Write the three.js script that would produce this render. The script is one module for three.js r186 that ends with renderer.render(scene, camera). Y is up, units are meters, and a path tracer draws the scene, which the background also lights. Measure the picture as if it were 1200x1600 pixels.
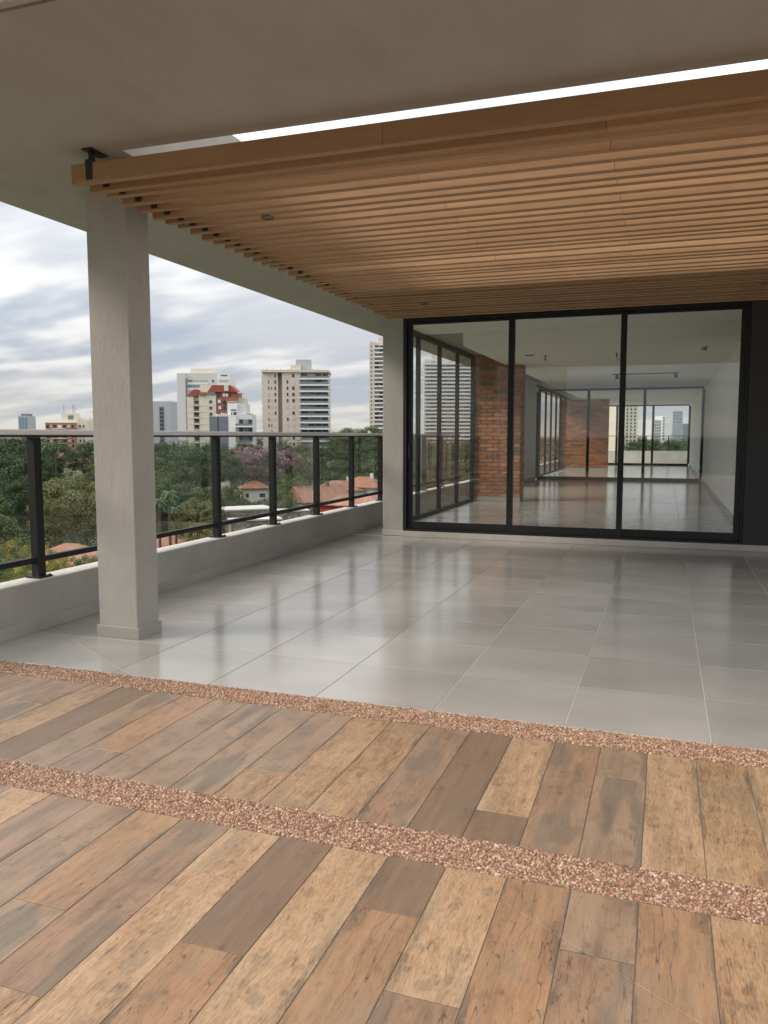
import * as THREE from 'three';
import { mergeGeometries } from 'three/addons/utils/BufferGeometryUtils.js';

// ---------------------------------------------------------------- camera, sky, sun, exposure
const scene = new THREE.Scene();
const EYE = 1.27, FOCAL = 1247.2, YAW = THREE.MathUtils.degToRad(-19.373), PITCH = THREE.MathUtils.degToRad(-5.404);
const camera = new THREE.PerspectiveCamera(THREE.MathUtils.radToDeg(2 * Math.atan(800 / FOCAL)), 0.75, 0.05, 9000);
camera.position.set(0, EYE, 0);
const FWD = new THREE.Vector3(Math.sin(YAW) * Math.cos(PITCH), Math.sin(PITCH), -Math.cos(YAW) * Math.cos(PITCH));
camera.lookAt(FWD.clone().add(camera.position));
const RIGHT = new THREE.Vector3(Math.cos(YAW), 0, Math.sin(YAW)), UPV = new THREE.Vector3().crossVectors(RIGHT, FWD);
// a pixel of the 1200 x 1600 photograph and a depth along the lens axis give a point in metres
const at = (px, py, depth) => new THREE.Vector3(0, EYE, 0).addScaledVector(FWD, depth)
  .addScaledVector(RIGHT, (px - 600) / FOCAL * depth).addScaledVector(UPV, -(py - 800) / FOCAL * depth);

const renderer = new THREE.WebGLRenderer({ antialias: true });
renderer.setSize(768, 1024);
renderer.toneMapping = THREE.LinearToneMapping;
renderer.toneMappingExposure = 1.85;
renderer.shadowMap.enabled = true;

// ---------------------------------------------------------------- random numbers and noise
function rng(seed) { let s = seed >>> 0; return () => { s = (s + 0x6d2b79f5) | 0; let t = Math.imul(s ^ (s >>> 15), 1 | s); t = (t + Math.imul(t ^ (t >>> 7), 61 | t)) ^ t; return ((t ^ (t >>> 14)) >>> 0) / 4294967296; }; }
function hash2(x, y, s) { let h = Math.imul(x, 374761393) ^ Math.imul(y, 668265263) ^ Math.imul(s, 974634777); h = Math.imul(h ^ (h >>> 13), 1274126177); return ((h ^ (h >>> 16)) >>> 0) / 4294967296; }
// value noise; px, py are whole-number periods (0: none)
function vn(x, y, s = 0, px = 0, py = 0) {
  const xi = Math.floor(x), yi = Math.floor(y), fx = x - xi, fy = y - yi, u = fx * fx * (3 - 2 * fx), v = fy * fy * (3 - 2 * fy);
  let x0 = xi, x1 = xi + 1, y0 = yi, y1 = yi + 1;
  if (px) { x0 %= px; if (x0 < 0) x0 += px; x1 = x0 + 1 === px ? 0 : x0 + 1; }
  if (py) { y0 %= py; if (y0 < 0) y0 += py; y1 = y0 + 1 === py ? 0 : y0 + 1; }
  const a = hash2(x0, y0, s), b = hash2(x1, y0, s), c = hash2(x0, y1, s), d = hash2(x1, y1, s);
  return a + (b - a) * u + (c - a) * v + (a - b - c + d) * u * v;
}
function fbm(x, y, s, o, px = 0, py = 0) { let a = 0, g = 0.5, t = 0; for (let i = 0; i < o; i++) { a += g * vn(x, y, s + i, px, py); t += g; g *= 0.5; x *= 2; y *= 2; px *= 2; py *= 2; } return a / t; }
const sstep = (a, b, x) => { const t = Math.min(1, Math.max(0, (x - a) / (b - a))); return t * t * (3 - 2 * t); };
const lerp = (a, b, t) => a + (b - a) * t;
const S_TABLE = new Uint8Array(4097).map((_, i) => { const c = i / 4096; return Math.round(255 * (c <= 0.0031308 ? 12.92 * c : 1.055 * Math.pow(c, 1 / 2.4) - 0.055)); });
const toS = (c) => S_TABLE[c <= 0 ? 0 : c >= 1 ? 4096 : (c * 4096 + 0.5) | 0];
const hex = (h) => { const c = new THREE.Color(h); return [c.r, c.g, c.b]; };

// ---------------------------------------------------------------- sky: a broken layer of stratocumulus
{
  const W = 4096, H = 2048, data = new Float32Array(W * H * 4);
  const gap = [0.30, 0.348, 0.43], grey = [0.415, 0.435, 0.475], white = [0.64, 0.64, 0.635], warm = [0.60, 0.565, 0.49];
  for (let j = 0; j < H; j++) {
    const el = ((j + 0.5) / H - 0.5) * Math.PI, dy = Math.sin(el), ch = Math.cos(el);
    for (let i = 0; i < W; i++) {
      const o = (j * W + i) * 4; data[o + 3] = 1;
      if (el < -0.03) { data[o] = 0.13; data[o + 1] = 0.14; data[o + 2] = 0.12; continue; }
      if ((el > 0.6 && (i & 7)) || (i & 3 && (i < 450 || i > 1160))) { data[o] = data[o - 4]; data[o + 1] = data[o - 3]; data[o + 2] = data[o - 2]; continue; }
      const az = ((i + 0.5) / W - 0.5) * 2 * Math.PI, dx = Math.cos(az) * ch, dz = Math.sin(az) * ch, k = 1 / (Math.max(dy, 0) + 0.075);
      // the cloud rolls lie across the view, slightly turned
      const X = dx * k, Z = dz * k, a = X * 0.94 + Z * 0.34, b = -X * 0.34 + Z * 0.94;
      const wa = fbm(a * 0.5 + 7, b * 0.5 + 3, 11, 3) - 0.5;
      const n = fbm(a * 0.42 + wa * 0.9, b * 1.15 + wa * 1.6, 21, 5), m = fbm(a * 1.1 + 9, b * 2.6 + wa * 2, 41, 4);
      const f5 = fbm(a * 2.6 + wa * 3, b * 5.2, 51, 3) - 0.5, cover = sstep(0.40, 0.57, n * 0.75 + m * 0.25 + f5 * 0.10), bright = sstep(0.40, 0.64, f5 * 0.16 + m * 0.55 + fbm(a * 0.3, b * 0.8 + 5, 61, 3) * 0.45);
      const low = Math.exp(-Math.max(dy, 0) / 0.045), high = sstep(0.16, 0.42, dy);
      for (let c = 0; c < 3; c++) {
        let v = lerp(gap[c], lerp(grey[c], white[c], bright), cover);
        v = lerp(v, white[c], high * 0.45);
        v = lerp(v, warm[c], low * 0.75);
        data[o + c] = v * 0.645 * (1 + 2.3 * Math.max(0, dy));   // an overcast sky brightens towards the zenith
      }
    }
  }
  const t = new THREE.DataTexture(data, W, H, THREE.RGBAFormat, THREE.FloatType);
  t.mapping = THREE.EquirectangularReflectionMapping; t.minFilter = t.magFilter = THREE.LinearFilter; t.needsUpdate = true;
  scene.background = t; scene.environment = t;
}
const sun = new THREE.DirectionalLight(0xfff2e0, 1.5);
sun.position.set(-29, 25, 17); sun.castShadow = true; sun.shadow.radius = 34;
sun.shadow.mapSize.set(2048, 2048); Object.assign(sun.shadow.camera, { left: -45, right: 45, top: 45, bottom: -45, near: 1, far: 180 });
scene.add(sun); scene.add(sun.target);

// ---------------------------------------------------------------- helpers: geometry, things and parts
const taken = new Map();
function numbered(n) { const k = taken.get(n) || 0; taken.set(n, k + 1); return k ? n + '_' + String(k).padStart(3, '0') : n; }
function metreUV(g) {   // box-projected texture coordinates in metres
  if (g.index) g = g.toNonIndexed();
  g.computeVertexNormals();
  const p = g.attributes.position, n = g.attributes.normal, uv = new Float32Array(p.count * 2);
  for (let i = 0; i < p.count; i++) {
    const ax = Math.abs(n.getX(i)), ay = Math.abs(n.getY(i)), az = Math.abs(n.getZ(i));
    const [u, v] = ay >= ax && ay >= az ? [p.getX(i), -p.getZ(i)] : ax >= az ? [p.getZ(i), p.getY(i)] : [p.getX(i), p.getY(i)];
    uv[2 * i] = u; uv[2 * i + 1] = v;
  }
  g.setAttribute('uv', new THREE.BufferAttribute(uv, 2));
  return g;
}
// a box between two corners; d is the distance into the picture (z = -d); c chamfers its long edges
function box(x0, x1, y0, y1, d0, d1) { const g = new THREE.BoxGeometry(x1 - x0, y1 - y0, d1 - d0); g.translate((x0 + x1) / 2, (y0 + y1) / 2, -(d0 + d1) / 2); return metreUV(g); }
// a bar with chamfered corners; axis 'x', 'y' or 'd' is its length
function bar(x0, x1, y0, y1, d0, d1, axis, c) {
  const L = { x: [d0, d1, y0, y1, x0, x1], y: [x0, x1, d0, d1, y0, y1], d: [x0, x1, y0, y1, d0, d1] }[axis];
  const [a0, a1, b0, b1, l0, l1] = L, s = new THREE.Shape();
  s.moveTo(a0 + c, b0); s.lineTo(a1 - c, b0); s.lineTo(a1, b0 + c); s.lineTo(a1, b1 - c); s.lineTo(a1 - c, b1); s.lineTo(a0 + c, b1); s.lineTo(a0, b1 - c); s.lineTo(a0, b0 + c); s.closePath();
  const g = new THREE.ExtrudeGeometry(s, { depth: l1 - l0, bevelEnabled: false }), p = g.attributes.position;
  for (let i = 0; i < p.count; i++) {
    const a = p.getX(i), b = p.getY(i), l = p.getZ(i) + l0;
    if (axis === 'x') p.setXYZ(i, l, b, -a); else if (axis === 'y') p.setXYZ(i, a, l, -b); else p.setXYZ(i, a, b, -l);
  }
  if (axis !== 'x') for (let i = 0; i < p.count; i += 3) { const q = [p.getX(i + 1), p.getY(i + 1), p.getZ(i + 1)]; p.setXYZ(i + 1, p.getX(i + 2), p.getY(i + 2), p.getZ(i + 2)); p.setXYZ(i + 2, ...q); }
  g.deleteAttribute('normal'); g.deleteAttribute('uv');
  return metreUV(g);
}
// a flat slab over a convex outline [x, d] with a narrow chamfer round its top
function prism(poly, y0, y1, c) {
  let area = 0; poly.forEach(([x, d], i) => { const [X, D] = poly[(i + 1) % poly.length]; area += x * D - X * d; });
  if (area < 0) poly = poly.slice().reverse();
  const n = poly.length, cx = poly.reduce((a, p) => a + p[0], 0) / n, cd = poly.reduce((a, p) => a + p[1], 0) / n, v = [];
  const inset = poly.map((p, i) => {   // shift both neighbouring edges inwards
    const a = poly[(i + n - 1) % n], b = poly[(i + 1) % n];
    const e1 = [p[0] - a[0], p[1] - a[1]], e2 = [b[0] - p[0], b[1] - p[1]], l1 = Math.hypot(...e1), l2 = Math.hypot(...e2);
    const n1 = [-e1[1] / l1, e1[0] / l1], n2 = [-e2[1] / l2, e2[0] / l2], k = 1 + n1[0] * n2[0] + n1[1] * n2[1];
    return [p[0] + c * (n1[0] + n2[0]) / Math.max(k, 0.4), p[1] + c * (n1[1] + n2[1]) / Math.max(k, 0.4)];
  });
  const P = (q, y) => [q[0], y, -q[1]], tri = (a, b, d) => v.push(...a, ...b, ...d);
  for (let i = 1; i < n - 1; i++) tri(P(inset[0], y1), P(inset[i], y1), P(inset[i + 1], y1));
  for (let i = 0; i < n; i++) {
    const a = poly[i], b = poly[(i + 1) % n], A = inset[i], B = inset[(i + 1) % n];
    tri(P(a, y1 - c), P(b, y1 - c), P(B, y1)); tri(P(a, y1 - c), P(B, y1), P(A, y1));
    tri(P(a, y0), P(b, y0), P(b, y1 - c)); tri(P(a, y0), P(b, y1 - c), P(a, y1 - c));
  }
  const g = new THREE.BufferGeometry(); g.setAttribute('position', new THREE.Float32BufferAttribute(v, 3));
  return { g: metreUV(g), cx, cd };
}
function clip(poly, nx, nd, k) {   // keep the side where nx*x + nd*d >= k
  const out = [];
  poly.forEach((p, i) => {
    const q = poly[(i + 1) % poly.length], a = nx * p[0] + nd * p[1] - k, b = nx * q[0] + nd * q[1] - k;
    if (a >= 0) out.push(p);
    if ((a >= 0) !== (b >= 0)) { const t = a / (a - b); out.push([p[0] + (q[0] - p[0]) * t, p[1] + (q[1] - p[1]) * t]); }
  });
  return out;
}
const merge = (list) => mergeGeometries(list.map((g) => { const q = g.index ? g.toNonIndexed() : g; return q; }), false);
function shade(m) { m.castShadow = m.receiveShadow = true; return m; }
function tag(o, label, category, group, kind) { if (label) o.userData.label = label; if (category) o.userData.category = category; if (group) o.userData.group = group; if (kind) o.userData.kind = kind; return o; }
function thing(name, label, category, [x, y, d] = [0, 0, 0], group, kind) {
  const o = new THREE.Group(); o.name = numbered(name); o.position.set(x, y, -d); scene.add(o);
  return tag(o, label, category, group, kind);
}
const offset = (o) => { const v = new THREE.Vector3(); for (let q = o; q && q !== scene; q = q.parent) v.add(q.position); return v; };
// a part whose geometry is given in scene metres, under an unrotated parent
function part(parent, name, g, m, label) {
  const o = offset(parent); g = g.clone(); g.translate(-o.x, -o.y, -o.z);
  const k = shade(new THREE.Mesh(g, m)); k.name = name; parent.add(k); if (label) k.userData.label = label; return k;
}
function single(name, g, m, label, category, group, kind) { const k = shade(new THREE.Mesh(g, m)); k.name = numbered(name); scene.add(k); return tag(k, label, category, group, kind); }
const structure = (name, g, m, label) => single(name, g, m, label, undefined, undefined, 'structure');

// ---------------------------------------------------------------- materials
function tex(w, h, f, repeatX = 1, repeatY = 1, srgb = true) {
  const d = new Uint8Array(w * h * 4);
  for (let j = 0, o = 0; j < h; j++) for (let i = 0; i < w; i++, o += 4) {
    const c = f((i + 0.5) / w, (j + 0.5) / h);
    if (srgb) { d[o] = toS(c[0]); d[o + 1] = toS(c[1]); d[o + 2] = toS(c[2]); } else { const q = Math.round(255 * Math.min(1, Math.max(0, c))); d[o] = d[o + 1] = d[o + 2] = q; }
    d[o + 3] = 255;
  }
  const t = new THREE.DataTexture(d, w, h, THREE.RGBAFormat); t.wrapS = t.wrapT = THREE.RepeatWrapping; t.magFilter = THREE.LinearFilter; t.minFilter = THREE.LinearMipmapLinearFilter; t.generateMipmaps = true;
  if (srgb) t.colorSpace = THREE.SRGBColorSpace; t.repeat.set(repeatX, repeatY); t.needsUpdate = true; return t;
}
const std = (o) => new THREE.MeshStandardMaterial(o);
const rgb = (r, g, b) => new THREE.Color().setRGB(r, g, b);
const plain = (r, g, b, rough = 0.8, more = {}) => std({ color: rgb(r, g, b), roughness: rough, ...more });

function plaster(base, s, amount, seed) {   // trowelled cement render, one texture per 3 m
  return tex(768, 768, (u, v) => {
    const a = fbm(u * 5, v * 5, seed, 5, 5, 5) - 0.5, b = fbm(u * 26 + a * 2, v * 9, seed + 9, 3, 26, 9) - 0.5, f = vn(u * 384, v * 384, seed + 5, 384, 384) - 0.5;
    const k = 1 + amount * (1.1 * a + 0.55 * b + 0.22 * f);
    return [base[0] * k, base[1] * k * (1 + 0.03 * a), base[2] * k * (1 - 0.05 * b)];
  }, 1 / s, 1 / s);
}
const bumpNoise = tex(512, 512, (u, v) => 0.5 * fbm(u * 12, v * 12, 71, 5, 12, 12) + 0.5 * fbm(u * 90, v * 30, 77, 2, 90, 30), 1 / 1.2, 1 / 1.2, false);
const M = {};
M.soffit = std({ map: plaster([0.378, 0.36, 0.332], 3.1, 0.24, 101), bumpMap: bumpNoise, bumpScale: 0.003, roughness: 0.82 });
M.column = std({ map: plaster([0.378, 0.36, 0.332], 2.3, 0.24, 131), bumpMap: bumpNoise, bumpScale: 0.003, roughness: 0.75 });
M.parapet = std({ map: plaster([0.378, 0.36, 0.332], 2.7, 0.24, 151), bumpMap: bumpNoise, bumpScale: 0.003, roughness: 0.8 });
M.coping = std({ map: plaster([0.52, 0.50, 0.465], 1.9, 0.3, 171), roughness: 0.6 });
M.white = std({ map: plaster([0.87, 0.87, 0.85], 4.3, 0.05, 181), roughness: 0.7 });
M.ceilingWhite = std({ map: plaster([0.87, 0.87, 0.84], 5.1, 0.05, 191), roughness: 0.8 });
M.charcoal = std({ map: plaster([0.030, 0.032, 0.034], 2.2, 0.25, 201), bumpMap: bumpNoise, bumpScale: 0.002, roughness: 0.6 });
M.black = plain(0.005, 0.006, 0.008, 0.5);
M.steel = plain(0.018, 0.021, 0.026, 0.5);
M.alu = plain(0.80, 0.79, 0.82, 0.5);
M.rubber = plain(0.02, 0.02, 0.02, 0.8);
M.glass = new THREE.MeshPhysicalMaterial({ color: rgb(0.97, 0.985, 0.97), transmission: 1, thickness: 0, roughness: 0, ior: 1.85 });
M.sideGlass = new THREE.MeshPhysicalMaterial({ color: rgb(0.97, 0.985, 0.975), transmission: 1, thickness: 0, roughness: 0, ior: 1.5 });
M.railGlass = new THREE.MeshPhysicalMaterial({ color: rgb(0.84, 0.87, 0.86), transmission: 1, thickness: 0, roughness: 0, ior: 1.85 });

// grey porcelain: cloudy, half polished
{
  const map = tex(1024, 1024, (u, v) => {
    const a = fbm(u * 4, v * 4, 301, 3, 4, 4) - 0.5, b = fbm(u * 7 + a, v * 11, 311, 3, 7, 11) - 0.5, f = hash2(u * 1024, v * 1024, 5) - 0.5, k = 1 + 0.30 * a + 0.20 * b + 0.07 * f;
    return [0.39 * k, 0.37 * k, 0.347 * k];
  }, 1 / 2.4, 1 / 2.4);
  const rough = tex(512, 512, (u, v) => 0.62 + 0.16 * (fbm(u * 6, v * 6, 331, 3, 6, 6) - 0.5) + 0.05 * (hash2(u * 512, v * 512, 7) - 0.5), 1 / 1.8, 1 / 1.8, false);
  M.tile = [1, 0.94, 1.05].map((k) => new THREE.MeshPhysicalMaterial({ color: rgb(k, k, k), map, roughnessMap: rough, roughness: 0.26, ior: 1.72 }));
  M.skirting = std({ map, roughness: 0.45, color: rgb(0.98, 0.98, 0.98) });
  M.sill = std({ map: plaster([0.50, 0.48, 0.45], 1.3, 0.12, 371), roughness: 0.5 });
}
M.grout = plain(0.60, 0.58, 0.545, 0.9);
M.plankGrout = plain(0.20, 0.165, 0.135, 0.95);

// wood-look porcelain planks: a print per plank type, 0.18 m by 1.4 m
function plankMap(seed, o) {
  const common = hex('#a47f68'), near = (h) => hex(h).map((q, i) => lerp(q, common[i], 0.24)), base = near(o.base), light = near(o.light), dark = near(o.dark), greyc = hex('#6a6055'), tint = near(o.tint), r = rng(seed);
  const knots = Array.from({ length: o.knots ?? 4 }, () => [0.12 + 0.76 * r(), r(), 0.025 + 0.05 * r()]);
  return tex(256, 1800, (u, v) => {
    const w = fbm(u * 2, v * 7, seed, 3, 0, 7) - 0.5, uu = u + w * 0.12, edge = Math.min(u, 1 - u);
    const blotch = fbm(u * 1.6 + 3, v * 7, seed + 3, 5, 0, 7), fine = fbm(uu * 52, v * 90, seed + 7, 3, 0, 90), pore = vn(uu * 90, v * 60, seed + 41, 0, 60), mid = fbm(uu * 10, v * 9, seed + 13, 4, 0, 9), hue = fbm(u * 1.2 + 8, v * 5, seed + 31, 4, 0, 5);
    const band = fbm(uu * 3.2, v * 4 + 4, seed + 23, 3, 0, 4), ridge = Math.abs(fbm(uu * 7 + 2, v * 5, seed + 19, 4, 0, 5) - 0.5), pit = hash2(u * 256, v * 1800, seed) - 0.5, scuff = sstep(0.60, 0.74, fbm(u * 5, v * 30, seed + 53, 4, 0, 30));
    const t = (mid - 0.5) * 0.75 + (fine - 0.5) * (o.grain ?? 0.8) * 0.75 + (blotch - 0.5) * 1.25 * (o.blotch ?? 1) + pit * 0.10;
    const warm = sstep(0.45, 0.70, hue) * (o.warm ?? 0.5);
    // weathered grey: patches, ragged dark runs along the edges and in the fissures
    let g = sstep(0.48, 0.64, blotch * 0.55 + band * 0.45) * Math.min(0.9, (o.greying ?? 0.5) + 0.2);
    g = Math.max(g, sstep(0.09, 0.0, edge + (mid - 0.5) * 0.22 + (fine - 0.5) * 0.08) * sstep(0.48, 0.58, band) * (o.edges ?? 0.9));
    g = Math.max(g, sstep(0.035, 0.006, ridge) * sstep(0.52, 0.66, band) * sstep(0.35, 0.6, fine) * (o.runs ?? 0.8));
    let k = (1 - 0.3 * sstep(0.70, 0.94, pore) * (o.grain ?? 0.8)) * (1 - (o.cracks ?? 0.5) * sstep(0.010, 0.002, ridge) * sstep(0.50, 0.6, hue));
    for (const [ku, kv, kr] of knots) { let dv = Math.abs(v - kv); dv = Math.min(dv, 1 - dv) * 5.2; const d = Math.hypot(u - ku + (mid - 0.5) * 0.06, dv) / kr; if (d < 1.5) k *= 1 - 0.42 * sstep(1.5, 0.2, d) * (0.65 + 0.35 * Math.cos(d * 12)); }
    const out = [0, 0, 0];
    for (let i = 0; i < 3; i++) { let c = lerp(base[i], tint[i], warm); c = t > 0 ? lerp(c, light[i], Math.min(1, t * 1.6)) : lerp(c, dark[i], Math.min(1, -t * 1.6)); out[i] = lerp(c, greyc[i] * (0.75 + 0.5 * mid), Math.max(g * 0.8, scuff * 0.35)) * k; }
    return out;
  });
}
const plankBump = tex(256, 1024, (u, v) => 0.6 * fbm(u * 40, v * 30, 401, 3, 40, 30) + 0.4 * fbm(u * 8, v * 10, 405, 3, 8, 10), 1, 1, false);
const plankKinds = {
  L: { base: '#b39676', light: '#c6ab8b', dark: '#8a6f54', tint: '#b08c66', grain: 1.3, greying: 0.2, cracks: 0.35, edges: 0.7 },
  K: { base: '#a98c6a', light: '#bfa27e', dark: '#7f664d', tint: '#a88360', grain: 1.4, greying: 0.35, cracks: 0.5, knots: 7, runs: 1 },
  O: { base: '#a18262', light: '#b49678', dark: '#7e644c', tint: '#a67e5f', grain: 0.6, greying: 0.25, cracks: 0.6, knots: 6, warm: 0.8 },
  B: { base: '#917964', light: '#a48c76', dark: '#6c5a4b', tint: '#98785e', grain: 0.65, greying: 0.55, cracks: 0.5 },
  D: { base: '#746352', light: '#84725f', dark: '#5c4e42', tint: '#7d654f', grain: 0.3, greying: 0.25, cracks: 0.2, blotch: 0.7, knots: 3, warm: 0.4 },
  G: { base: '#8e7c69', light: '#a2907b', dark: '#6d5f52', tint: '#9a7d63', grain: 0.5, greying: 0.6, cracks: 0.3 },
  P: { base: '#957d6b', light: '#a78f7c', dark: '#765f52', tint: '#a07a66', grain: 0.45, greying: 0.45, cracks: 0.3 },
};
M.plank = {};
Object.keys(plankKinds).forEach((k, i) => { M.plank[k] = std({ map: plankMap(500 + 37 * i, plankKinds[k]), bumpMap: plankBump, bumpScale: 0.0012, roughness: 0.42 }); });

// slats: orange-brown wood-look aluminium
{
  const map = tex(256, 512, (u, v) => { const a = fbm(u * 3, v * 40, 611, 4, 3, 40) - 0.5, b = fbm(u * 20, v * 160, 617, 2, 20, 160) - 0.5, k = 1 + 0.28 * a + 0.16 * b; return [0.36 * k, 0.215 * k, 0.115 * k]; }, 1 / 1.1, 1 / 0.9);
  M.slat = [[1, 1, 1], [0.93, 0.92, 0.9], [1.06, 1.05, 1.04]].map(([r, g, b]) => std({ map, color: rgb(r, g, b), roughness: 0.5 }));
}
// bricks in four firings
M.brick = [[0.36, 0.155, 0.08], [0.42, 0.19, 0.10], [0.31, 0.13, 0.075], [0.19, 0.13, 0.095], [0.40, 0.22, 0.135]].map((c, i) =>
  std({ color: rgb(1, 1, 1), map: tex(64, 64, (u, v) => { const k = 0.8 + 0.4 * fbm(u * 6, v * 6, 700 + i, 4, 6, 6); return c.map((q) => q * k); }, 4, 4), roughness: 0.85 }));
M.mortar = plain(0.36, 0.33, 0.28, 0.95);

// ---------------------------------------------------------------- terrace floor
const FOLD = [-2.69, 3.50, -0.31, 2.02];      // the saw cut across the floor where its fall changes
const fl = Math.hypot(FOLD[2] - FOLD[0], FOLD[3] - FOLD[1]), FN = [-(FOLD[3] - FOLD[1]) / fl, (FOLD[2] - FOLD[0]) / fl], FK = FN[0] * FOLD[0] + FN[1] * FOLD[1];
const cutPieces = (poly, half) => {
  const a = clip(poly, FN[0], FN[1], FK + half), b = clip(poly, -FN[0], -FN[1], -FK + half);
  return [a, b].filter((p) => p.length > 2 && Math.abs(p.reduce((s, q, i) => { const z = p[(i + 1) % p.length]; return s + q[0] * z[1] - z[0] * q[1]; }, 0)) > 0.0006);
};
const XL = -3.84, XR = 4.2;
{
  const floor = thing('terrace_floor', 'large grey porcelain tiles with pale joints on covered terrace', undefined, [0, 0, 6], undefined, 'structure');
  part(floor, 'joint_bed', box(XL - 0.02, XR, -0.22, -0.0025, 3.478, 9.66), M.grout);
  part(floor, 'joint_bed', box(XL - 0.02, -3.40, -0.22, -0.0025, 9.66, 36), M.grout);
  const r = rng(3), g = 0.0022, shared = [0, 1, 2, 3, 4, 5].map((k) => { const q = prism([[-0.3 + g, -0.3 + g], [0.3 - g, -0.3 + g], [0.3 - g, 0.3 - g], [-0.3 + g, 0.3 - g]], -0.012, 0, 0.0012).g, uv = q.attributes.uv; for (let i = 0; i < uv.count; i++) uv.setXY(i, uv.getX(i) + k * 0.77, uv.getY(i) + k * 1.31); return q; });
  for (let row = 0; row < 11; row++) for (let col = -7; col < 7; col++) {
    const x0 = 0.217 + 0.6 * (col - 0), x1 = x0 + 0.6, d0 = 3.48 + 0.6 * row, d1 = d0 + 0.6;
    const a = Math.max(x0, XL), b = Math.min(x1, XR), c = d0, e = Math.min(d1, 9.62);
    if (b - a < 0.03 || e - c < 0.03) continue;
    const full = b - a > 0.599 && e - c > 0.599, poly = [[a + g, c + g], [b - g, c + g], [b - g, e - g], [a + g, e - g]], pieces = cutPieces(poly, 0.0015);
    if (full && pieces.length === 1) {
      const m = shade(new THREE.Mesh(shared[Math.floor(r() * 6)], M.tile[Math.floor(r() * 3)])); m.name = 'tile'; m.position.set((a + b) / 2, (r() - 0.5) * 0.0008, -(c + e) / 2 + 6);
      if (r() < 0.5) m.rotation.y = Math.PI; floor.add(m);
    } else for (const p of pieces) part(floor, 'tile', prism(p, -0.012, 0, 0.0012).g, M.tile[Math.floor(r() * 3)]);
  }
  for (let d = 9.66; d < 15; d += 0.6) part(floor, 'tile', prism([[XL, d + g], [-3.4, d + g], [-3.4, d + 0.6 - g], [XL, d + 0.6 - g]], -0.012, 0, 0.001).g, M.tile[0]);
}

// ---------------------------------------------------------------- plank deck with two pebble strips
const S1 = [3.285, 3.478], S2 = [2.192, 2.378];
{
  const deck = thing('plank_deck', 'worn brown wood-look planks laid in rows on open terrace', undefined, [0, 0, 1.5], undefined, 'structure');
  part(deck, 'joint_bed', box(XL - 0.02, XR, -0.22, -0.003, -0.6, 3.478), M.plankGrout);
  const r = rng(17), g = 0.0012, P = 0.1815, X0 = -0.03;
  function plank(c, d0, d1, kind) {   // column c counts leftwards from the joint at X0
    const x1 = Math.min(X0 - P * (c - 1), XR), x0 = Math.max(x1 - P, XL); if (x1 - x0 < 0.03) return;
    const flip = r() < 0.5, turn = r() < 0.5, v0 = r();
    for (const poly of cutPieces([[x0 + g, d0 + g], [x1 - g, d0 + g], [x1 - g, d1 - g], [x0 + g, d1 - g]], 0.0013)) {
      const q = prism(poly, -0.012, (r() - 0.5) * 0.0012, 0.001).g, p = q.attributes.position, uv = q.attributes.uv;
      for (let i = 0; i < p.count; i++) { let u = Math.min(0.995, Math.max(0.005, (p.getX(i) - x0) / P)); if (flip) u = 1 - u; const v = (-p.getZ(i) - d0) / 1.4; uv.setXY(i, u, v0 + (turn ? -v : v)); }
      part(deck, 'plank', q, M.plank[kind]);
    }
  }
  // between the two strips: column, [ends], kinds from the near end outwards
  const upper = { '-1': [[], 'K'], 0: [[], 'L'], 1: [[3.0], 'GG'], 2: [[], 'B'], 3: [[2.58], 'DL'], 4: [[2.96], 'DD'], 5: [[], 'B'], 6: [[], 'K'], 7: [[], 'K'], 8: [[2.62], 'KG'], 9: [[], 'G'], 10: [[], 'G'], 11: [[], 'G'], 12: [[2.59], 'PO'], 13: [[], 'G'], 14: [[], 'D'], 15: [[2.6], 'OK'], 16: [[2.95], 'GB'], 17: [[], 'P'], 18: [[2.6], 'BP'], 19: [[], 'G'], 20: [[], 'B'] };
  const lower = { '-1': [[], 'K'], 0: [[0.95], 'LO'], 1: [[1.06, 1.915], 'KBG'], 2: [[1.0], 'BO'], 3: [[0.7, 1.63], 'GBL'], 4: [[1.0, 1.92], 'DOD'], 5: [[1.05], 'OL'], 6: [[0.75, 1.63], 'KOD'], 7: [[1.05, 1.925], 'GLL'], 8: [[1.35], 'KB'], 9: [[0.75, 1.64], 'BGO'], 10: [[1.0, 1.94], 'PGG'], 11: [[1.3], 'KP'], 12: [[0.9, 1.65], 'BGL'], 13: [[1.2], 'GP'] };
  const anyKind = () => 'LKOBDGP'[Math.floor(r() * 7)];
  for (let c = -23; c <= 20; c++) {
    const u = upper[c] || [[2.58 + 0.37 * (r() < 0.5)], anyKind() + anyKind()], l = lower[c] || [[0.75 + r() * 0.5, 1.64 + 0.29 * (r() < 0.5)], anyKind() + anyKind() + anyKind()];
    [[u, S2[1], S1[0]], [l, 0.2, S2[0]]].forEach(([[ends, kinds], a, b]) => { const cuts = [a, ...ends, b]; for (let i = 0; i + 1 < cuts.length; i++) plank(c, cuts[i], cuts[i + 1], kinds[Math.min(i, kinds.length - 1)]); });
    plank(c, -0.6, 0.2, anyKind());
  }
}
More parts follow.
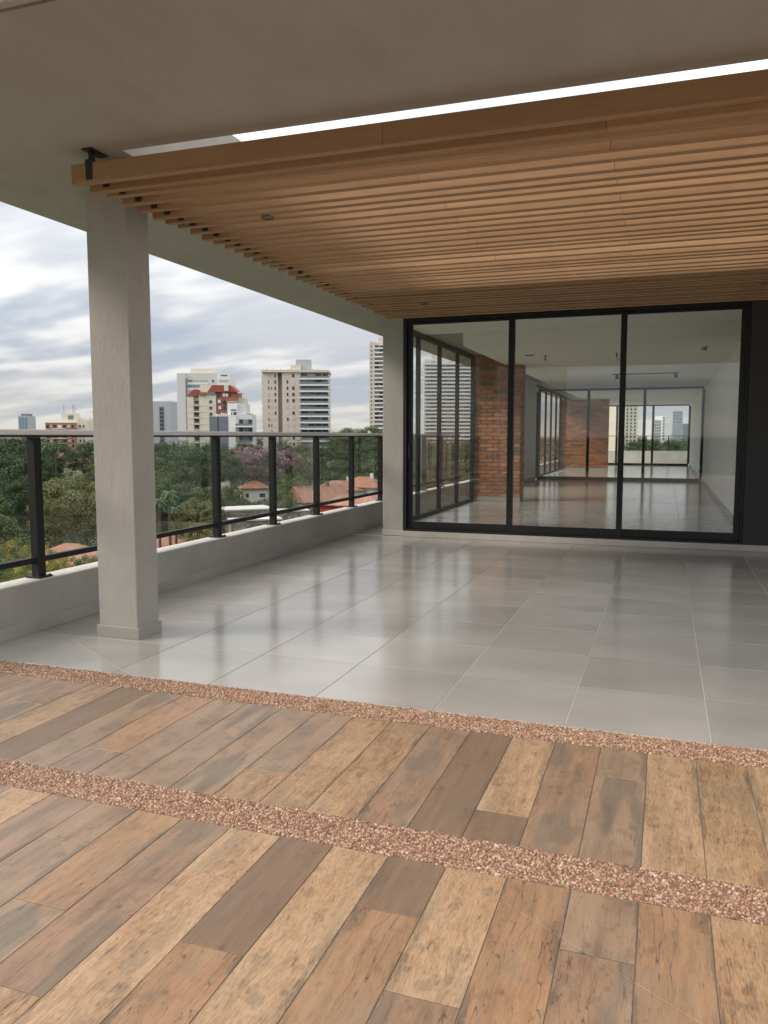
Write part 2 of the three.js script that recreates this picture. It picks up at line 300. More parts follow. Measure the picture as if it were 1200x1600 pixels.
// pebbles set in resin
{
  const geo = new THREE.IcosahedronGeometry(1, 0), bed = plain(0.23, 0.13, 0.085, 0.9);
  const cols = [[0.38, 0.20, 0.125], [0.42, 0.25, 0.155], [0.29, 0.14, 0.09], [0.47, 0.33, 0.21], [0.55, 0.44, 0.32], [0.33, 0.18, 0.125], [0.44, 0.26, 0.175], [0.24, 0.13, 0.095]];
  const stone = std({ color: rgb(1, 1, 1), roughness: 0.45 });
  [[S1, 'red brown pebble strip along the edge of the grey tiles', 71, 0.0048], [S2, 'red brown pebble strip running between two rows of planks', 73, 0.0044]].forEach(([[d0, d1], label, seed, rad]) => {
    const r = rng(seed), x0 = -3.84, x1 = 1.2, area = (x1 - x0) * (d1 - d0), n = Math.round(area / (rad * rad * 2.1));
    const strip = thing('pebble_strip', label, undefined, [-1.3, 0, (d0 + d1) / 2], undefined, 'structure');
    part(strip, 'resin_bed', box(x0, x1 + 3, -0.02, -0.0022, d0 + 0.001, d1 - 0.001), bed);
    const im = new THREE.InstancedMesh(geo, stone, n), m4 = new THREE.Matrix4(), q = new THREE.Quaternion(), e = new THREE.Euler(), c = new THREE.Color();
    for (let i = 0; i < n; i++) {
      const k = 0.65 + 0.75 * r() * r() + 0.1, s = rad * k; e.set(r() * 6.3, r() * 6.3, r() * 6.3); q.setFromEuler(e);
      m4.compose(new THREE.Vector3(x0 + s + (x1 - x0 - 2 * s) * r() + 1.3, -0.0015 + (r() - 0.6) * 0.003, -(d0 + s * 0.8 + (d1 - d0 - 1.6 * s) * r()) + (d0 + d1) / 2), q, new THREE.Vector3(s * (1 + 0.5 * r()), s * (0.7 + 0.3 * r()), s * (0.8 + 0.4 * r())));
      im.setMatrixAt(i, m4); const b = cols[Math.floor(r() * 8)], f = 0.75 + 0.5 * r(); im.setColorAt(i, c.setRGB(b[0] * f, b[1] * f, b[2] * f));
    }
    im.name = 'pebbles'; im.userData.kind = 'stuff'; im.castShadow = im.receiveShadow = true; strip.add(im);
  });
}
structure('rear_deck', box(-9, 12, -0.4, -0.004, -9, -0.602), std({ map: plaster([0.27, 0.19, 0.13], 2, 0.3, 231), roughness: 0.6 }), 'brown terrace paving that goes on past the planks');

// ---------------------------------------------------------------- roof slab with its open skylight
const SOF = 2.765, SLABX = -4.06, OPN = { x0: -2.74, x1: 2.1, d0: 3.65, d1: 7.05 };
{
  const slab = thing('roof_slab', 'brown grey rendered concrete roof slab with long open skylight above slats', 'roof slab', [0, SOF, 6]);
  const sh = new THREE.Shape(); sh.moveTo(SLABX, 2.365); sh.lineTo(XR + 0.6, 2.365); sh.lineTo(XR + 0.6, 37); sh.lineTo(SLABX, 37); sh.closePath();
  const ho = new THREE.Path(); ho.moveTo(OPN.x0, OPN.d0); ho.lineTo(OPN.x0, OPN.d1); ho.lineTo(OPN.x1, OPN.d1); ho.lineTo(OPN.x1, OPN.d0); ho.closePath(); sh.holes.push(ho);
  const g = new THREE.ExtrudeGeometry(sh, { depth: 0.47, bevelEnabled: false }); g.rotateX(-Math.PI / 2); g.translate(0, SOF, 0); g.deleteAttribute('uv'); g.deleteAttribute('normal');
  part(slab, 'slab', metreUV(g), M.soffit);
  part(slab, 'drip_edge', bar(SLABX, XR + 0.6, SOF, SOF + 0.47, 2.31, 2.352, 'x', 0.006), M.column);
  part(slab, 'drip_groove', box(SLABX, XR + 0.6, SOF + 0.018, SOF + 0.46, 2.3515, 2.3655), M.soffit);
}
// columns
function column(x0, x1, d0, d1, label, front) {
  const c = thing('concrete_column', label, 'column', [(x0 + x1) / 2, 0, (d0 + d1) / 2]);
  part(c, 'shaft', bar(x0, x1, 0, SOF - 0.001, d0, d1, 'y', 0.006), M.column);
  if (front) {
    const t = 0.011; part(c, 'skirting', bar(x0 - t, x1 + t, 0.0005, 0.075, d0 - t, d0 - 0.0005, 'x', 0.002), M.skirting);
    part(c, 'skirting', bar(x1 + 0.0005, x1 + t, 0.0005, 0.075, d0 - 0.0005, d1 + t, 'd', 0.002), M.skirting);
    part(c, 'skirting', bar(x0 - t, x0 - 0.0005, 0.0005, 0.075, d0 - 0.0005, d1 + t, 'd', 0.002), M.skirting);
  } else part(c, 'skirting', bar(x0 - 0.004, x1, 0.0005, 0.072, d0 - 0.011, d0 - 0.0005, 'x', 0.002), M.sill);
  return c;
}
column(-3.375, -3.083, 4.12, 4.345, 'free-standing square grey concrete column in front of the glass railing', true);
column(-3.42, -3.142, 9.68, 10.0, 'grey concrete column beside the sliding glass door', false);

// parapet
{
  const w = thing('parapet_wall', 'low grey rendered parapet wall under the glass railing', 'parapet', [-3.92, 0, 6]);
  part(w, 'wall', box(-4.0, XL, -0.5, 0.322, -2.4, 39), M.parapet);
  part(w, 'coping', bar(-4.004, XL + 0.003, 0.3221, 0.335, -2.4, 39, 'd', 0.004), M.coping);
  for (let d = 3.48; d < 16; d += 0.6) part(w, 'skirting_tile', bar(XL + 0.0005, XL + 0.01, 0.0005, 0.085, d + 0.0015, d + 0.5985, 'd', 0.002), M.skirting);
}
// glass railing
{
  const rail = thing('glass_railing', 'glass balustrade with black posts and pale handrail on the parapet', 'railing', [-3.925, 0.335, 6]);
  const xs = -3.925, first = 4.21 - 1.13 * 4, n = 15;
  part(rail, 'handrail', bar(xs - 0.035, xs + 0.035, 1.280, 1.316, -1.2, 15.7, 'd', 0.006), M.alu);
  part(rail, 'top_channel', box(xs - 0.026, xs + 0.026, 1.266, 1.2798, -1.2, 15.7), M.black);
  for (let k = 0; k < n; k++) {
    const d = first + 1.13 * k, p = part(rail, 'post', bar(xs - 0.03, xs + 0.03, 0.3475, 1.2655, d - 0.034, d + 0.034, 'y', 0.003), M.black);
    part(p, 'base_plate', bar(xs - 0.055, xs + 0.06, 0.3352, 0.3473, d - 0.06, d + 0.06, 'd', 0.002), M.black);
    for (const s of [-1, 1]) part(p, 'bolt', box(xs + 0.04, xs + 0.052, 0.3473, 0.354, d + s * 0.048 - 0.006, d + s * 0.048 + 0.006), M.steel);
    if (k < n - 1) {
      part(rail, 'bottom_rail', bar(xs - 0.02, xs + 0.02, 0.435, 0.473, d + 0.0345, d + 1.0955, 'd', 0.002), M.black);
      const g = new THREE.PlaneGeometry(1.061, 0.793); g.rotateY(Math.PI / 2); g.translate(xs, 0.8695, -(d + 0.565)); part(rail, 'glass_pane', g, M.railGlass);
    }
  }
}

// ---------------------------------------------------------------- slatted ceiling
const SLB = 2.60, SLT = 2.70;
{
  const c = thing('slat_ceiling', 'orange brown wood slat ceiling hung below the roof slab on black steel', 'slat ceiling', [-0.6, SLB, 6]);
  const r = rng(29), xe = -3.005, xr = 2.9, pitch = 0.1402, t = 0.046;
  for (let i = 0; i < 37; i++) {
    const d = 3.575 + pitch * i + (i > 17 ? 0.05 : 0) + (i ? (r() - 0.5) * 0.014 : 0), y = (r() - 0.5) * 0.011, seam = i % 2 ? -0.285 : -1.265, ends = [xe + (r() - 0.5) * 0.012, seam, seam + 1.96, xr];
    for (let k = 0; k < 3; k++) part(c, 'slat', bar(ends[k] + (k ? 0.001 : 0), ends[k + 1] - 0.001, SLB + y + (r() - 0.5) * 0.003, SLT + y * 0.3, d, d + t, 'x', 0.003), M.slat[Math.floor(r() * 3)]);
    for (const x of [-2.895, 0.9, 2.6]) part(c, 'strap', box(x - 0.02, x + 0.02, SLB + 0.012, SLT + 0.004, d - 0.0045, d - 0.0005), M.steel);
  }
  for (const x of [-2.895, 0.9, 2.6]) part(c, 'carrier_bar', box(x - 0.02, x + 0.02, SLT + 0.0045, SLT + 0.014, 3.57, 8.86), M.steel);
  for (const d of [3.6, 7.3, 8.5]) for (const x of [-2.895]) {
    const h = part(c, 'hanger', box(x - 0.006, x + 0.006, SLT + 0.0145, SOF - 0.008, d - 0.02, d + 0.02), M.steel);
    part(h, 'ceiling_plate', box(x - 0.025, x + 0.035, SOF - 0.0078, SOF - 0.0005, d - 0.05, d + 0.09), M.steel);
  }
}
[[-2.33, 4.49], [-2.33, 7.86], [0.77, 7.8]].forEach(([x, d]) => {
  const l = thing('downlight', 'small round recessed downlight between the ceiling slats', 'downlight', [x, SLB, d], 'downlights in the slat ceiling');
  const ring = new THREE.Mesh(new THREE.TorusGeometry(0.038, 0.004, 8, 28), plain(0.16, 0.12, 0.09, 0.5)); ring.rotation.x = Math.PI / 2; ring.position.y = -0.004; ring.name = 'trim_ring'; l.add(shade(ring));
  const can = new THREE.Mesh(new THREE.CylinderGeometry(0.04, 0.04, 0.05, 24), plain(0.25, 0.25, 0.24, 0.5)); can.position.y = 0.026; can.name = 'lamp_body'; l.add(shade(can));
});

// ---------------------------------------------------------------- sliding glass door
const FLR = 0.07;
function pane(parent, x0, x1, y0, y1, d, m) { const g = new THREE.PlaneGeometry(x1 - x0, y1 - y0); g.translate((x0 + x1) / 2, (y0 + y1) / 2, -d); return part(parent, 'glass_pane', g, m); }
function sidePane(parent, x, d0, d1, y0, y1, m) { const g = new THREE.PlaneGeometry(d1 - d0, y1 - y0); g.rotateY(Math.PI / 2); g.translate(x, (y0 + y1) / 2, -(d0 + d1) / 2); return part(parent, 'glass_pane', g, m); }
{
  const x0 = -3.14, x1 = 0.838, yb = FLR, yt = 2.745, dr = thing('sliding_glass_door', 'wide three-panel sliding glass door with black aluminium frame', 'glass door', [-1.15, FLR, 9.72]);
  part(dr, 'jamb', bar(x0, x0 + 0.045, yb + 0.0005, yt, 9.66, 9.80, 'y', 0.002), M.black); part(dr, 'jamb', bar(x1 - 0.028, x1, yb + 0.0005, yt, 9.66, 9.80, 'y', 0.002), M.black);
  part(dr, 'head_track', bar(x0 + 0.0455, x1 - 0.0285, yt - 0.05, yt, 9.66, 9.80, 'x', 0.002), M.black);
  part(dr, 'sill_track', bar(x0 + 0.0455, x1 - 0.0285, yb + 0.0005, yb + 0.028, 9.655, 9.80, 'x', 0.002), M.black);
  const sash = (a, b, d, handle) => {
    const s = part(dr, 'sash', merge([bar(a, a + 0.062, yb + 0.03, yt - 0.052, d, d + 0.035, 'y', 0.002), bar(b - 0.062, b, yb + 0.03, yt - 0.052, d, d + 0.035, 'y', 0.002),
      bar(a + 0.0625, b - 0.0625, yb + 0.03, yb + 0.118, d, d + 0.035, 'x', 0.002), bar(a + 0.0625, b - 0.0625, yt - 0.085, yt - 0.052, d, d + 0.035, 'x', 0.002)]), M.black);
    pane(s, a + 0.06, b - 0.06, yb + 0.116, yt - 0.083, d + 0.017, M.glass);
    if (handle) part(s, 'handle', bar(a + 0.012, a + 0.04, 1.0, 1.16, d - 0.024, d - 0.0005, 'y', 0.004), M.steel);
  };
  sash(-3.092, -1.745, 9.70, true); sash(-1.815, -0.455, 9.662, false); sash(-0.525, 0.806, 9.70, false);
  const sill = thing('door_sill', 'pale stone sill step under the sliding glass door', 'sill', [-1.15, 0, 9.7]);
  for (let x = -3.142; x < 0.83; x += 0.6) part(sill, 'sill_tile', bar(x + 0.001, Math.min(x + 0.599, 0.84), 0.0005, FLR, 9.622, 9.86, 'x', 0.002), M.sill);
}
{
  const w = thing('charcoal_wall', 'charcoal painted wall to the right of the sliding glass door', 'wall', [2.5, 0, 9.7]);
  part(w, 'wall', bar(0.8385, XR + 0.6, 0, SOF - 0.001, 9.64, 9.86, 'x', 0.002), M.charcoal);
  for (let x = 0.8385; x < 4; x += 0.6) part(w, 'skirting_tile', bar(x + 0.001, x + 0.599, 0.0005, 0.07, 9.629, 9.6395, 'x', 0.002), M.sill);
}

// ---------------------------------------------------------------- the room behind the glass
{
  const f = thing('interior_floor', 'grey tiled floor of the empty room behind the glass', undefined, [-1, FLR, 16], undefined, 'structure');
  part(f, 'joint_bed', box(-3.42, 4, -0.2, FLR - 0.0025, 9.861, 35.2), plain(0.38, 0.37, 0.34, 0.9));
  const r = rng(5), g = 0.0016, s = [0, 1, 2, 3].map((k) => { const q = prism([[-0.3 + g, -0.3 + g], [0.3 - g, -0.3 + g], [0.3 - g, 0.3 - g], [-0.3 + g, 0.3 - g]], -0.012, 0, 0.001).g, uv = q.attributes.uv; for (let i = 0; i < uv.count; i++) uv.setXY(i, uv.getX(i) + k * 0.9, uv.getY(i) + k * 0.4); return q; });
  for (let row = 0; row < 42; row++) for (let col = -6; col < 2; col++) {
    if (row > 20 && (row + col) % 1) continue;
    const m = shade(new THREE.Mesh(s[Math.floor(r() * 4)], M.tile[Math.floor(r() * 3)])); m.name = 'tile'; m.position.set(0.217 + 0.6 * col + 0.3 + 1, 0, -(9.88 + 0.6 * row + 0.3) + 16); f.add(m);
  }
}
const CEIL = 2.57, CX = -2.80;
structure('interior_ceiling', box(CX, 4, CEIL, SOF - 0.002, 11.4, 35), M.ceilingWhite, 'white dropped ceiling inside the room');
structure('ceiling_recess', box(-3.42, 2.36, SOF - 0.012, SOF - 0.001, 9.87, 11.398), M.ceilingWhite, 'recessed white ceiling strip just inside the glass door');
// right-hand wall with its skirting
{
  const w = thing('white_partition_wall', 'plain white interior wall with grey skirting right of the glass', 'wall', [1.0, FLR, 20]);
  part(w, 'wall', box(0.93, 1.35, FLR, CEIL - 0.001, 12.15, 34.9), M.white);
  part(w, 'skirting', bar(0.918, 0.9295, FLR + 0.0005, FLR + 0.09, 12.14, 34.9, 'd', 0.002), M.skirting);
  part(w, 'skirting', bar(0.93, 1.35, FLR + 0.0005, FLR + 0.09, 12.138, 12.1495, 'x', 0.002), M.skirting);
  part(w, 'back_wall', box(1.3505, 2.35, FLR, CEIL - 0.001, 12.16, 12.3), M.white);
}
// left-hand glazing, near room
function sideGlazing(x, d0, d1, n, y1, label) {
  const w = thing('side_window', label, 'window', [x, FLR, (d0 + d1) / 2]);
  part(w, 'sill_rail', bar(x - 0.03, x + 0.03, FLR + 0.0005, FLR + 0.06, d0, d1, 'd', 0.002), M.black); part(w, 'head_rail', bar(x - 0.03, x + 0.03, y1 - 0.07, y1 - 0.0005, d0, d1, 'd', 0.002), M.black);
  for (let i = 0; i <= n; i++) { const d = lerp(d0 + 0.02, d1 - 0.02, i / n); part(w, 'mullion', bar(x - 0.03, x + 0.03, FLR + 0.0605, y1 - 0.0705, d - 0.028, d + 0.028, 'y', 0.002), M.black); if (i < n) sidePane(w, x, d + 0.028, lerp(d0 + 0.02, d1 - 0.02, (i + 1) / n) - 0.028, FLR + 0.06, y1 - 0.07, M.sideGlass); }
}
sideGlazing(-3.40, 9.99, 14.62, 4, SOF - 0.014, 'black framed window wall along the left of the near room');
sideGlazing(-3.50, 15.06, 18.88, 3, SOF - 0.014, 'black framed window wall added unseen behind the brick pier to brighten the room');  // added glazing, out of view; lets daylight onto the opposite white wall
sideGlazing(2.30, 9.87, 12.14, 2, SOF - 0.014, 'black framed window added out of view at the right end of the near room for light');  // invented opening the camera never sees, there to brighten the near room
sideGlazing(-3.55, 22.75, 29.0, 5, SOF - 0.014, 'black framed window wall along the left of the far room');
// brick walls
function brickWall(x0, x1, d0, d1, y1, label, single_) {
  const w = thing('brick_wall', label, 'brick wall', [(x0 + x1) / 2, FLR, (d0 + d1) / 2]), r = rng(Math.round(d0 * 10));
  part(w, 'core', box(x0 + 0.006, x1 - 0.006, FLR, y1, d0 + 0.006, d1), M.mortar);
  part(w, 'skirting', bar(x0, x1 + 0.004, FLR + 0.0005, FLR + 0.085, d0 - 0.012, d0 - 0.0005, 'x', 0.002), M.skirting);
  const L = 0.235, H = 0.058, J = 0.0125, y0 = FLR + 0.09, geo = metreUV(new THREE.BoxGeometry(L, H, 0.02)), stack = M.brick.map(() => []);
  let k = 0;
  for (let y = y0; y + H < y1; y += H + J, k++) {
    for (let x = x0 - (k % 2 ? (L + J) / 2 : 0); x < x1 - 0.02; x += L + J) {
      const a = Math.max(x, x0), b = Math.min(x + L, x1); if (b - a < 0.03) continue;
      const mi = [0, 0, 1, 1, 2, 2, 3, 4][Math.floor(r() * 8)];
      if (single_) { const m = shade(new THREE.Mesh(geo, M.brick[mi])); m.name = 'brick'; m.position.set((a + b) / 2 - w.position.x, y + H / 2 - FLR, -(d0 + 0.004 + (r() - 0.5) * 0.006) - w.position.z); m.scale.x = (b - a) / L; w.add(m); }
      else { const g = geo.clone(); g.scale((b - a) / L, 1, 1); g.translate((a + b) / 2, y + H / 2, -(d0 + 0.004)); stack[mi].push(g); }
    }
    if (single_) { const n = Math.max(1, Math.round((d1 - d0) / 0.25)); for (let i = 0; i < n; i++) { const m = shade(new THREE.Mesh(geo, M.brick[Math.floor(r() * 5)])); m.name = 'brick'; m.rotation.y = Math.PI / 2; const len = (d1 - d0 - 0.03) / n; m.scale.x = (len - J) / L; m.position.set(x1 - 0.004 - w.position.x, y + H / 2 - FLR, -(d0 + 0.022 + len * (i + 0.5)) - w.position.z); w.add(m); } }
  }
  if (!single_) stack.forEach((s, i) => { if (s.length) part(w, 'brickwork', merge(s), M.brick[i]).userData.kind = 'stuff'; });
}
brickWall(-3.37, -2.505, 14.64, 15.05, SOF - 0.003, 'red brick pier at the end of the near window wall', true);
brickWall(-3.55, -1.9, 29.05, 29.35, CEIL - 0.003, 'red brick wall of the room beyond the inner glass partition', false);
{
  const w = thing('white_side_wall', 'white wall strip between the brick pier and the inner glass partition', 'wall', [-3.5, FLR, 19]);
  part(w, 'wall', box(-3.6, -3.42, FLR, SOF - 0.003, 18.9, 22.5), M.white);
  part(w, 'skirting', bar(-3.4195, -3.409, FLR + 0.0005, FLR + 0.09, 18.9, 22.5, 'd', 0.002), M.skirting);
}
sideGlazing(-3.62, 29.4, 34.9, 4, SOF - 0.014, 'black framed window wall added unseen behind the far brick wall to brighten the far room');  // extra unseen glazing, put in so more daylight enters the far room
// inner glass partition and end glazing
function partition(name, xs, d, y1, label, thick, category) {
  const w = thing(name, label, category, [(xs[0] + xs[xs.length - 1]) / 2, FLR, d]);
  part(w, 'sill_rail', bar(xs[0], xs[xs.length - 1], FLR + 0.0005, FLR + 0.09, d, d + 0.06, 'x', 0.002), M.black); part(w, 'head_rail', bar(xs[0], xs[xs.length - 1], y1 - 0.05, y1 - 0.0005, d, d + 0.06, 'x', 0.002), M.black);
  xs.forEach((x, i) => { part(w, 'mullion', bar(x - thick / 2, x + thick / 2, FLR + 0.0905, y1 - 0.0505, d, d + 0.06, 'y', 0.002), M.black); if (i + 1 < xs.length) pane(w, x + thick / 2, xs[i + 1] - thick / 2, FLR + 0.09, y1 - 0.05, d + 0.03, M.sideGlass); });
}
partition('glass_partition', [-3.40, -2.02, -0.56, 0.90], 22.6, CEIL - 0.001, 'inner black framed glass partition across the room', 0.075, 'glass partition');
partition('end_glazing', [-3.5, -1.95, -0.52, 0.89], 34.95, CEIL - 0.001, 'black framed end glazing facing the rear terrace', 0.09, 'window');
structure('rear_terrace_floor', box(-4, 4.5, -0.4, 0.02, 35.2, 39), std({ map: plaster([0.42, 0.40, 0.37], 2, 0.2, 241), roughness: 0.5 }), 'pale floor of the rear terrace');
{
  const w = thing('rear_parapet', 'pale low parapet of the rear terrace beyond the end glazing', 'parapet', [0, 0, 39]);
  part(w, 'wall', box(-4, 4.5, -0.5, 0.60, 39, 39.2), M.coping);
  const rl = thing('rear_railing', 'thin dark glass railing on the rear terrace parapet', 'railing', [0, 0.6, 39.1]);
  part(rl, 'handrail', box(-4, 4.5, 1.28, 1.31, 39.08, 39.12), M.black);
  for (let x = -3.8; x < 4.5; x += 0.98) part(rl, 'post', box(x - 0.025, x + 0.025, 0.6005, 1.2795, 39.08, 39.12), M.black);
}
// ceiling fittings in the room
function fitting(name, label, cat, x, d, y, build) { const t = thing(name, label, cat, [x, y, d]); build(t); }
const disc = (t, name, r, h, y, m, seg = 20) => { const k = shade(new THREE.Mesh(new THREE.CylinderGeometry(r, r, h, seg), m)); k.position.y = y; k.name = name; t.add(k); };
fitting('smoke_detector', 'white round smoke detector on the room ceiling', 'detector', 0.48, 12.5, CEIL, (t) => { disc(t, 'base', 0.06, 0.02, -0.0105, M.white); disc(t, 'sensor_head', 0.038, 0.045, -0.044, plain(0.3, 0.3, 0.29, 0.5)); });
fitting('sprinkler', 'small dark sprinkler head hanging from the room ceiling', 'sprinkler', -1.88, 13.2, CEIL, (t) => { disc(t, 'escutcheon', 0.035, 0.008, -0.0045, M.steel); disc(t, 'stem', 0.01, 0.06, -0.039, M.steel); disc(t, 'deflector', 0.03, 0.004, -0.0715, M.steel); });
fitting('ceiling_slot_light', 'flat dark slot light in the room ceiling', 'light', -2.1, 13.0, CEIL, (t) => { const k = shade(new THREE.Mesh(new THREE.BoxGeometry(0.14, 0.012, 0.05), M.steel)); k.position.y = -0.0065; k.name = 'slot'; t.add(k); disc(t, 'lens', 0.02, 0.006, -0.016, M.alu); });
fitting('hanging_sensor', 'small pale sensor on a short stem below the ceiling', 'sensor', -0.76, 13.0, CEIL, (t) => { disc(t, 'mount', 0.03, 0.012, -0.0065, M.white); disc(t, 'stem', 0.009, 0.07, -0.048, M.steel); disc(t, 'housing', 0.026, 0.05, -0.108, M.alu); });
{
  const t = thing('track_light', 'thin dark lighting track with end fittings on the room ceiling', 'track light', [-0.45, CEIL, 17.5]);
  const k = shade(new THREE.Mesh(new THREE.BoxGeometry(1.3, 0.02, 0.035), M.steel)); k.position.y = -0.0105; k.name = 'track'; t.add(k);
  for (const x of [-0.55, 0.6]) { const q = shade(new THREE.Mesh(new THREE.CylinderGeometry(0.03, 0.04, 0.09, 14), M.steel)); q.position.set(x, -0.066, 0); q.name = 'spotlight'; t.add(q); }
}
// the wing of the building behind the camera, which the door mirrors
{
  const w = thing('building_wing', 'plain rendered wing of the building behind the open deck', 'building', [-6, 0, -4]);
  part(w, 'wall', box(-9, -3.1, -0.5, 6.5, -7.5, -3), M.parapet);
  part(w, 'coping', box(-9.05, -3.05, 6.501, 6.6, -7.55, -2.95), M.coping);
}
// the storeys below the terrace
{
  const w = thing('lower_storeys', 'rendered storeys of the building below the terrace', 'building', [0, -26, 14]);
  part(w, 'wall', box(-3.98, XR, -26, -0.51, -9, 39), M.parapet);
}

// ---------------------------------------------------------------- the land
const ground = (dist) => -24 + 7.5 * sstep(140, 520, dist);
{
  const g = new THREE.RingGeometry(2, 4200, 120, 90), p = g.attributes.position;
  for (let i = 0; i < p.count; i++) {
    let x = p.getX(i), z = p.getY(i), d = Math.hypot(x, z); const k = Math.pow(d / 4200, 2.2) * 4200 / Math.max(d, 1e-3); x *= k; z *= k; d *= k;
    p.setXYZ(i, x, ground(d) + 1.2 * (fbm(x * 0.01 + 40, z * 0.01 + 40, 800, 3) - 0.5), -z);
  }
  const uv = new Float32Array(p.count * 2); for (let i = 0; i < p.count; i++) { uv[2 * i] = p.getX(i) / 60; uv[2 * i + 1] = p.getZ(i) / 60; }
  g.setAttribute('uv', new THREE.BufferAttribute(uv, 2)); g.computeVertexNormals();
  const map = tex(512, 512, (u, v) => { const a = fbm(u * 8, v * 8, 811, 5, 8, 8), b = sstep(0.5, 0.62, fbm(u * 5, v * 5, 821, 4, 5, 5)), f = 0.7 + 0.6 * vn(u * 200, v * 200, 9, 200, 200); return [lerp(0.05, 0.13, b) * f * (0.6 + a), lerp(0.085, 0.11, b) * f * (0.6 + a), lerp(0.03, 0.065, b) * f * (0.6 + a)]; });
  structure('ground', g, std({ map, roughness: 0.95 }), 'green and brown ground of the garden district below');
}

// ---------------------------------------------------------------- trees
// hollow: how near to the middle the leaf clumps may sit; squash: how flat the underside is. Both place leaves; the colours are the same all through the crown.
function leafMesh(seed, o) {
  const r = rng(seed), pos = [], col = [], nC = o.clumps, cl = [];
  for (let i = 0; i < nC; i++) {
    const z = 2 * r() - 1, a = r() * 6.2832, s = Math.sqrt(1 - z * z), rad = o.hollow + (1 - o.hollow) * Math.pow(r(), 0.5), y = z * (z < 0 ? o.squash : 1);
    cl.push([s * Math.cos(a) * rad * (1 - 0.12 * r()), y * rad, s * Math.sin(a) * rad, o.clump * (0.6 + 0.7 * r()), 0.75 + 0.5 * r(), r()]);
  }
  const n = o.leaves;
  for (let i = 0; i < n; i++) {
    const c = cl[Math.floor(r() * nC)], z = 2 * r() - 1, a = r() * 6.2832, s = Math.sqrt(1 - z * z), rr = c[3] * (0.35 + 0.65 * Math.pow(r(), 0.45));
    const d = [s * Math.cos(a), z, s * Math.sin(a)], p = [c[0] + d[0] * rr, c[1] + d[1] * rr * 0.75, c[2] + d[2] * rr];
    // leaf plane: mostly facing outwards and up, with scatter
    const nx = d[0] + (r() - 0.5) * 1.5, ny = d[1] + 0.5 + (r() - 0.5) * 1.3, nz = d[2] + (r() - 0.5) * 1.5, nl = Math.hypot(nx, ny, nz) || 1, N = [nx / nl, ny / nl, nz / nl];
    let T = [r() - 0.5, r() - 0.5 - 0.3, r() - 0.5]; const dt = T[0] * N[0] + T[1] * N[1] + T[2] * N[2]; T = T.map((q, k) => q - dt * N[k]); const tl = Math.hypot(...T) || 1; T = T.map((q) => q / tl);
    const B = [N[1] * T[2] - N[2] * T[1], N[2] * T[0] - N[0] * T[2], N[0] * T[1] - N[1] * T[0]], L = o.size * (0.6 + 0.8 * r()), Wd = L * o.slim;
    const v = (t, b, k) => [p[0] + T[0] * t + B[0] * b + N[0] * k, p[1] + T[1] * t + B[1] * b + N[1] * k, p[2] + T[2] * t + B[2] * b + N[2] * k];
    const q0 = v(-L, 0, 0), q1 = v(0, Wd, L * 0.15), q2 = v(L, 0, -L * 0.1), q3 = v(0, -Wd, L * 0.15);
    pos.push(...q0, ...q1, ...q2, ...q0, ...q2, ...q3);
    const bloom = o.bloom && (o.bloomUp ? c[1] + d[1] * c[3] > 0.1 : true) && c[5] < o.bloomClumps && r() < o.bloom, base = bloom ? o.bloomColor : r() < (o.mix ?? 0.25) ? o.color2 : o.color, k = c[4] * (0.65 + 0.7 * r());
    for (let j = 0; j < 6; j++) col.push(base[0] * k, base[1] * k, base[2] * k);
  }
  const g = new THREE.BufferGeometry(); g.setAttribute('position', new THREE.Float32BufferAttribute(pos, 3)); g.setAttribute('color', new THREE.Float32BufferAttribute(col, 3)); g.computeVertexNormals(); return g;
}
M.leaf = std({ vertexColors: true, roughness: 0.7, side: THREE.DoubleSide });
M.bark = plain(0.10, 0.075, 0.055, 0.95);
const crowns = {
  dark: [1, 2, 3].map((s) => leafMesh(900 + s, { clumps: 60, clump: 0.30, hollow: 0.45, squash: 0.6, leaves: 13000, size: 0.034, slim: 0.5, color: [0.044, 0.076, 0.026], color2: [0.072, 0.108, 0.035] })),
  mid: [1, 2, 3].map((s) => leafMesh(920 + s, { clumps: 52, clump: 0.30, hollow: 0.4, squash: 0.65, leaves: 13000, size: 0.036, slim: 0.5, color: [0.070, 0.108, 0.030], color2: [0.115, 0.138, 0.042] })),
  olive: [1, 2].map((s) => leafMesh(940 + s, { clumps: 95, clump: 0.21, hollow: 0.6, squash: 0.7, leaves: 20000, size: 0.026, slim: 0.5, color: [0.115, 0.130, 0.036], color2: [0.20, 0.175, 0.062], mix: 0.4 })),
  pale: [1, 2].map((s) => leafMesh(960 + s, { clumps: 60, clump: 0.26, hollow: 0.35, squash: 0.7, leaves: 9000, size: 0.036, slim: 0.4, color: [0.095, 0.135, 0.05], color2: [0.13, 0.16, 0.065] })),
  pink: [1].map((s) => leafMesh(980 + s, { clumps: 70, clump: 0.24, hollow: 0.4, squash: 0.6, leaves: 11000, size: 0.032, slim: 0.6, color: [0.08, 0.075, 0.045], color2: [0.10, 0.085, 0.06], bloom: 0.85, bloomClumps: 0.9, bloomColor: [0.235, 0.15, 0.17] })),
  yellow: [1, 2].map((s) => leafMesh(990 + s, { clumps: 75, clump: 0.22, hollow: 0.4, squash: 0.7, leaves: 17000, size: 0.026, slim: 0.4, color: [0.105, 0.145, 0.036], color2: [0.16, 0.175, 0.05], bloom: 0.7, bloomUp: true, bloomClumps: 0.3, bloomColor: [0.50, 0.36, 0.02] })),
};
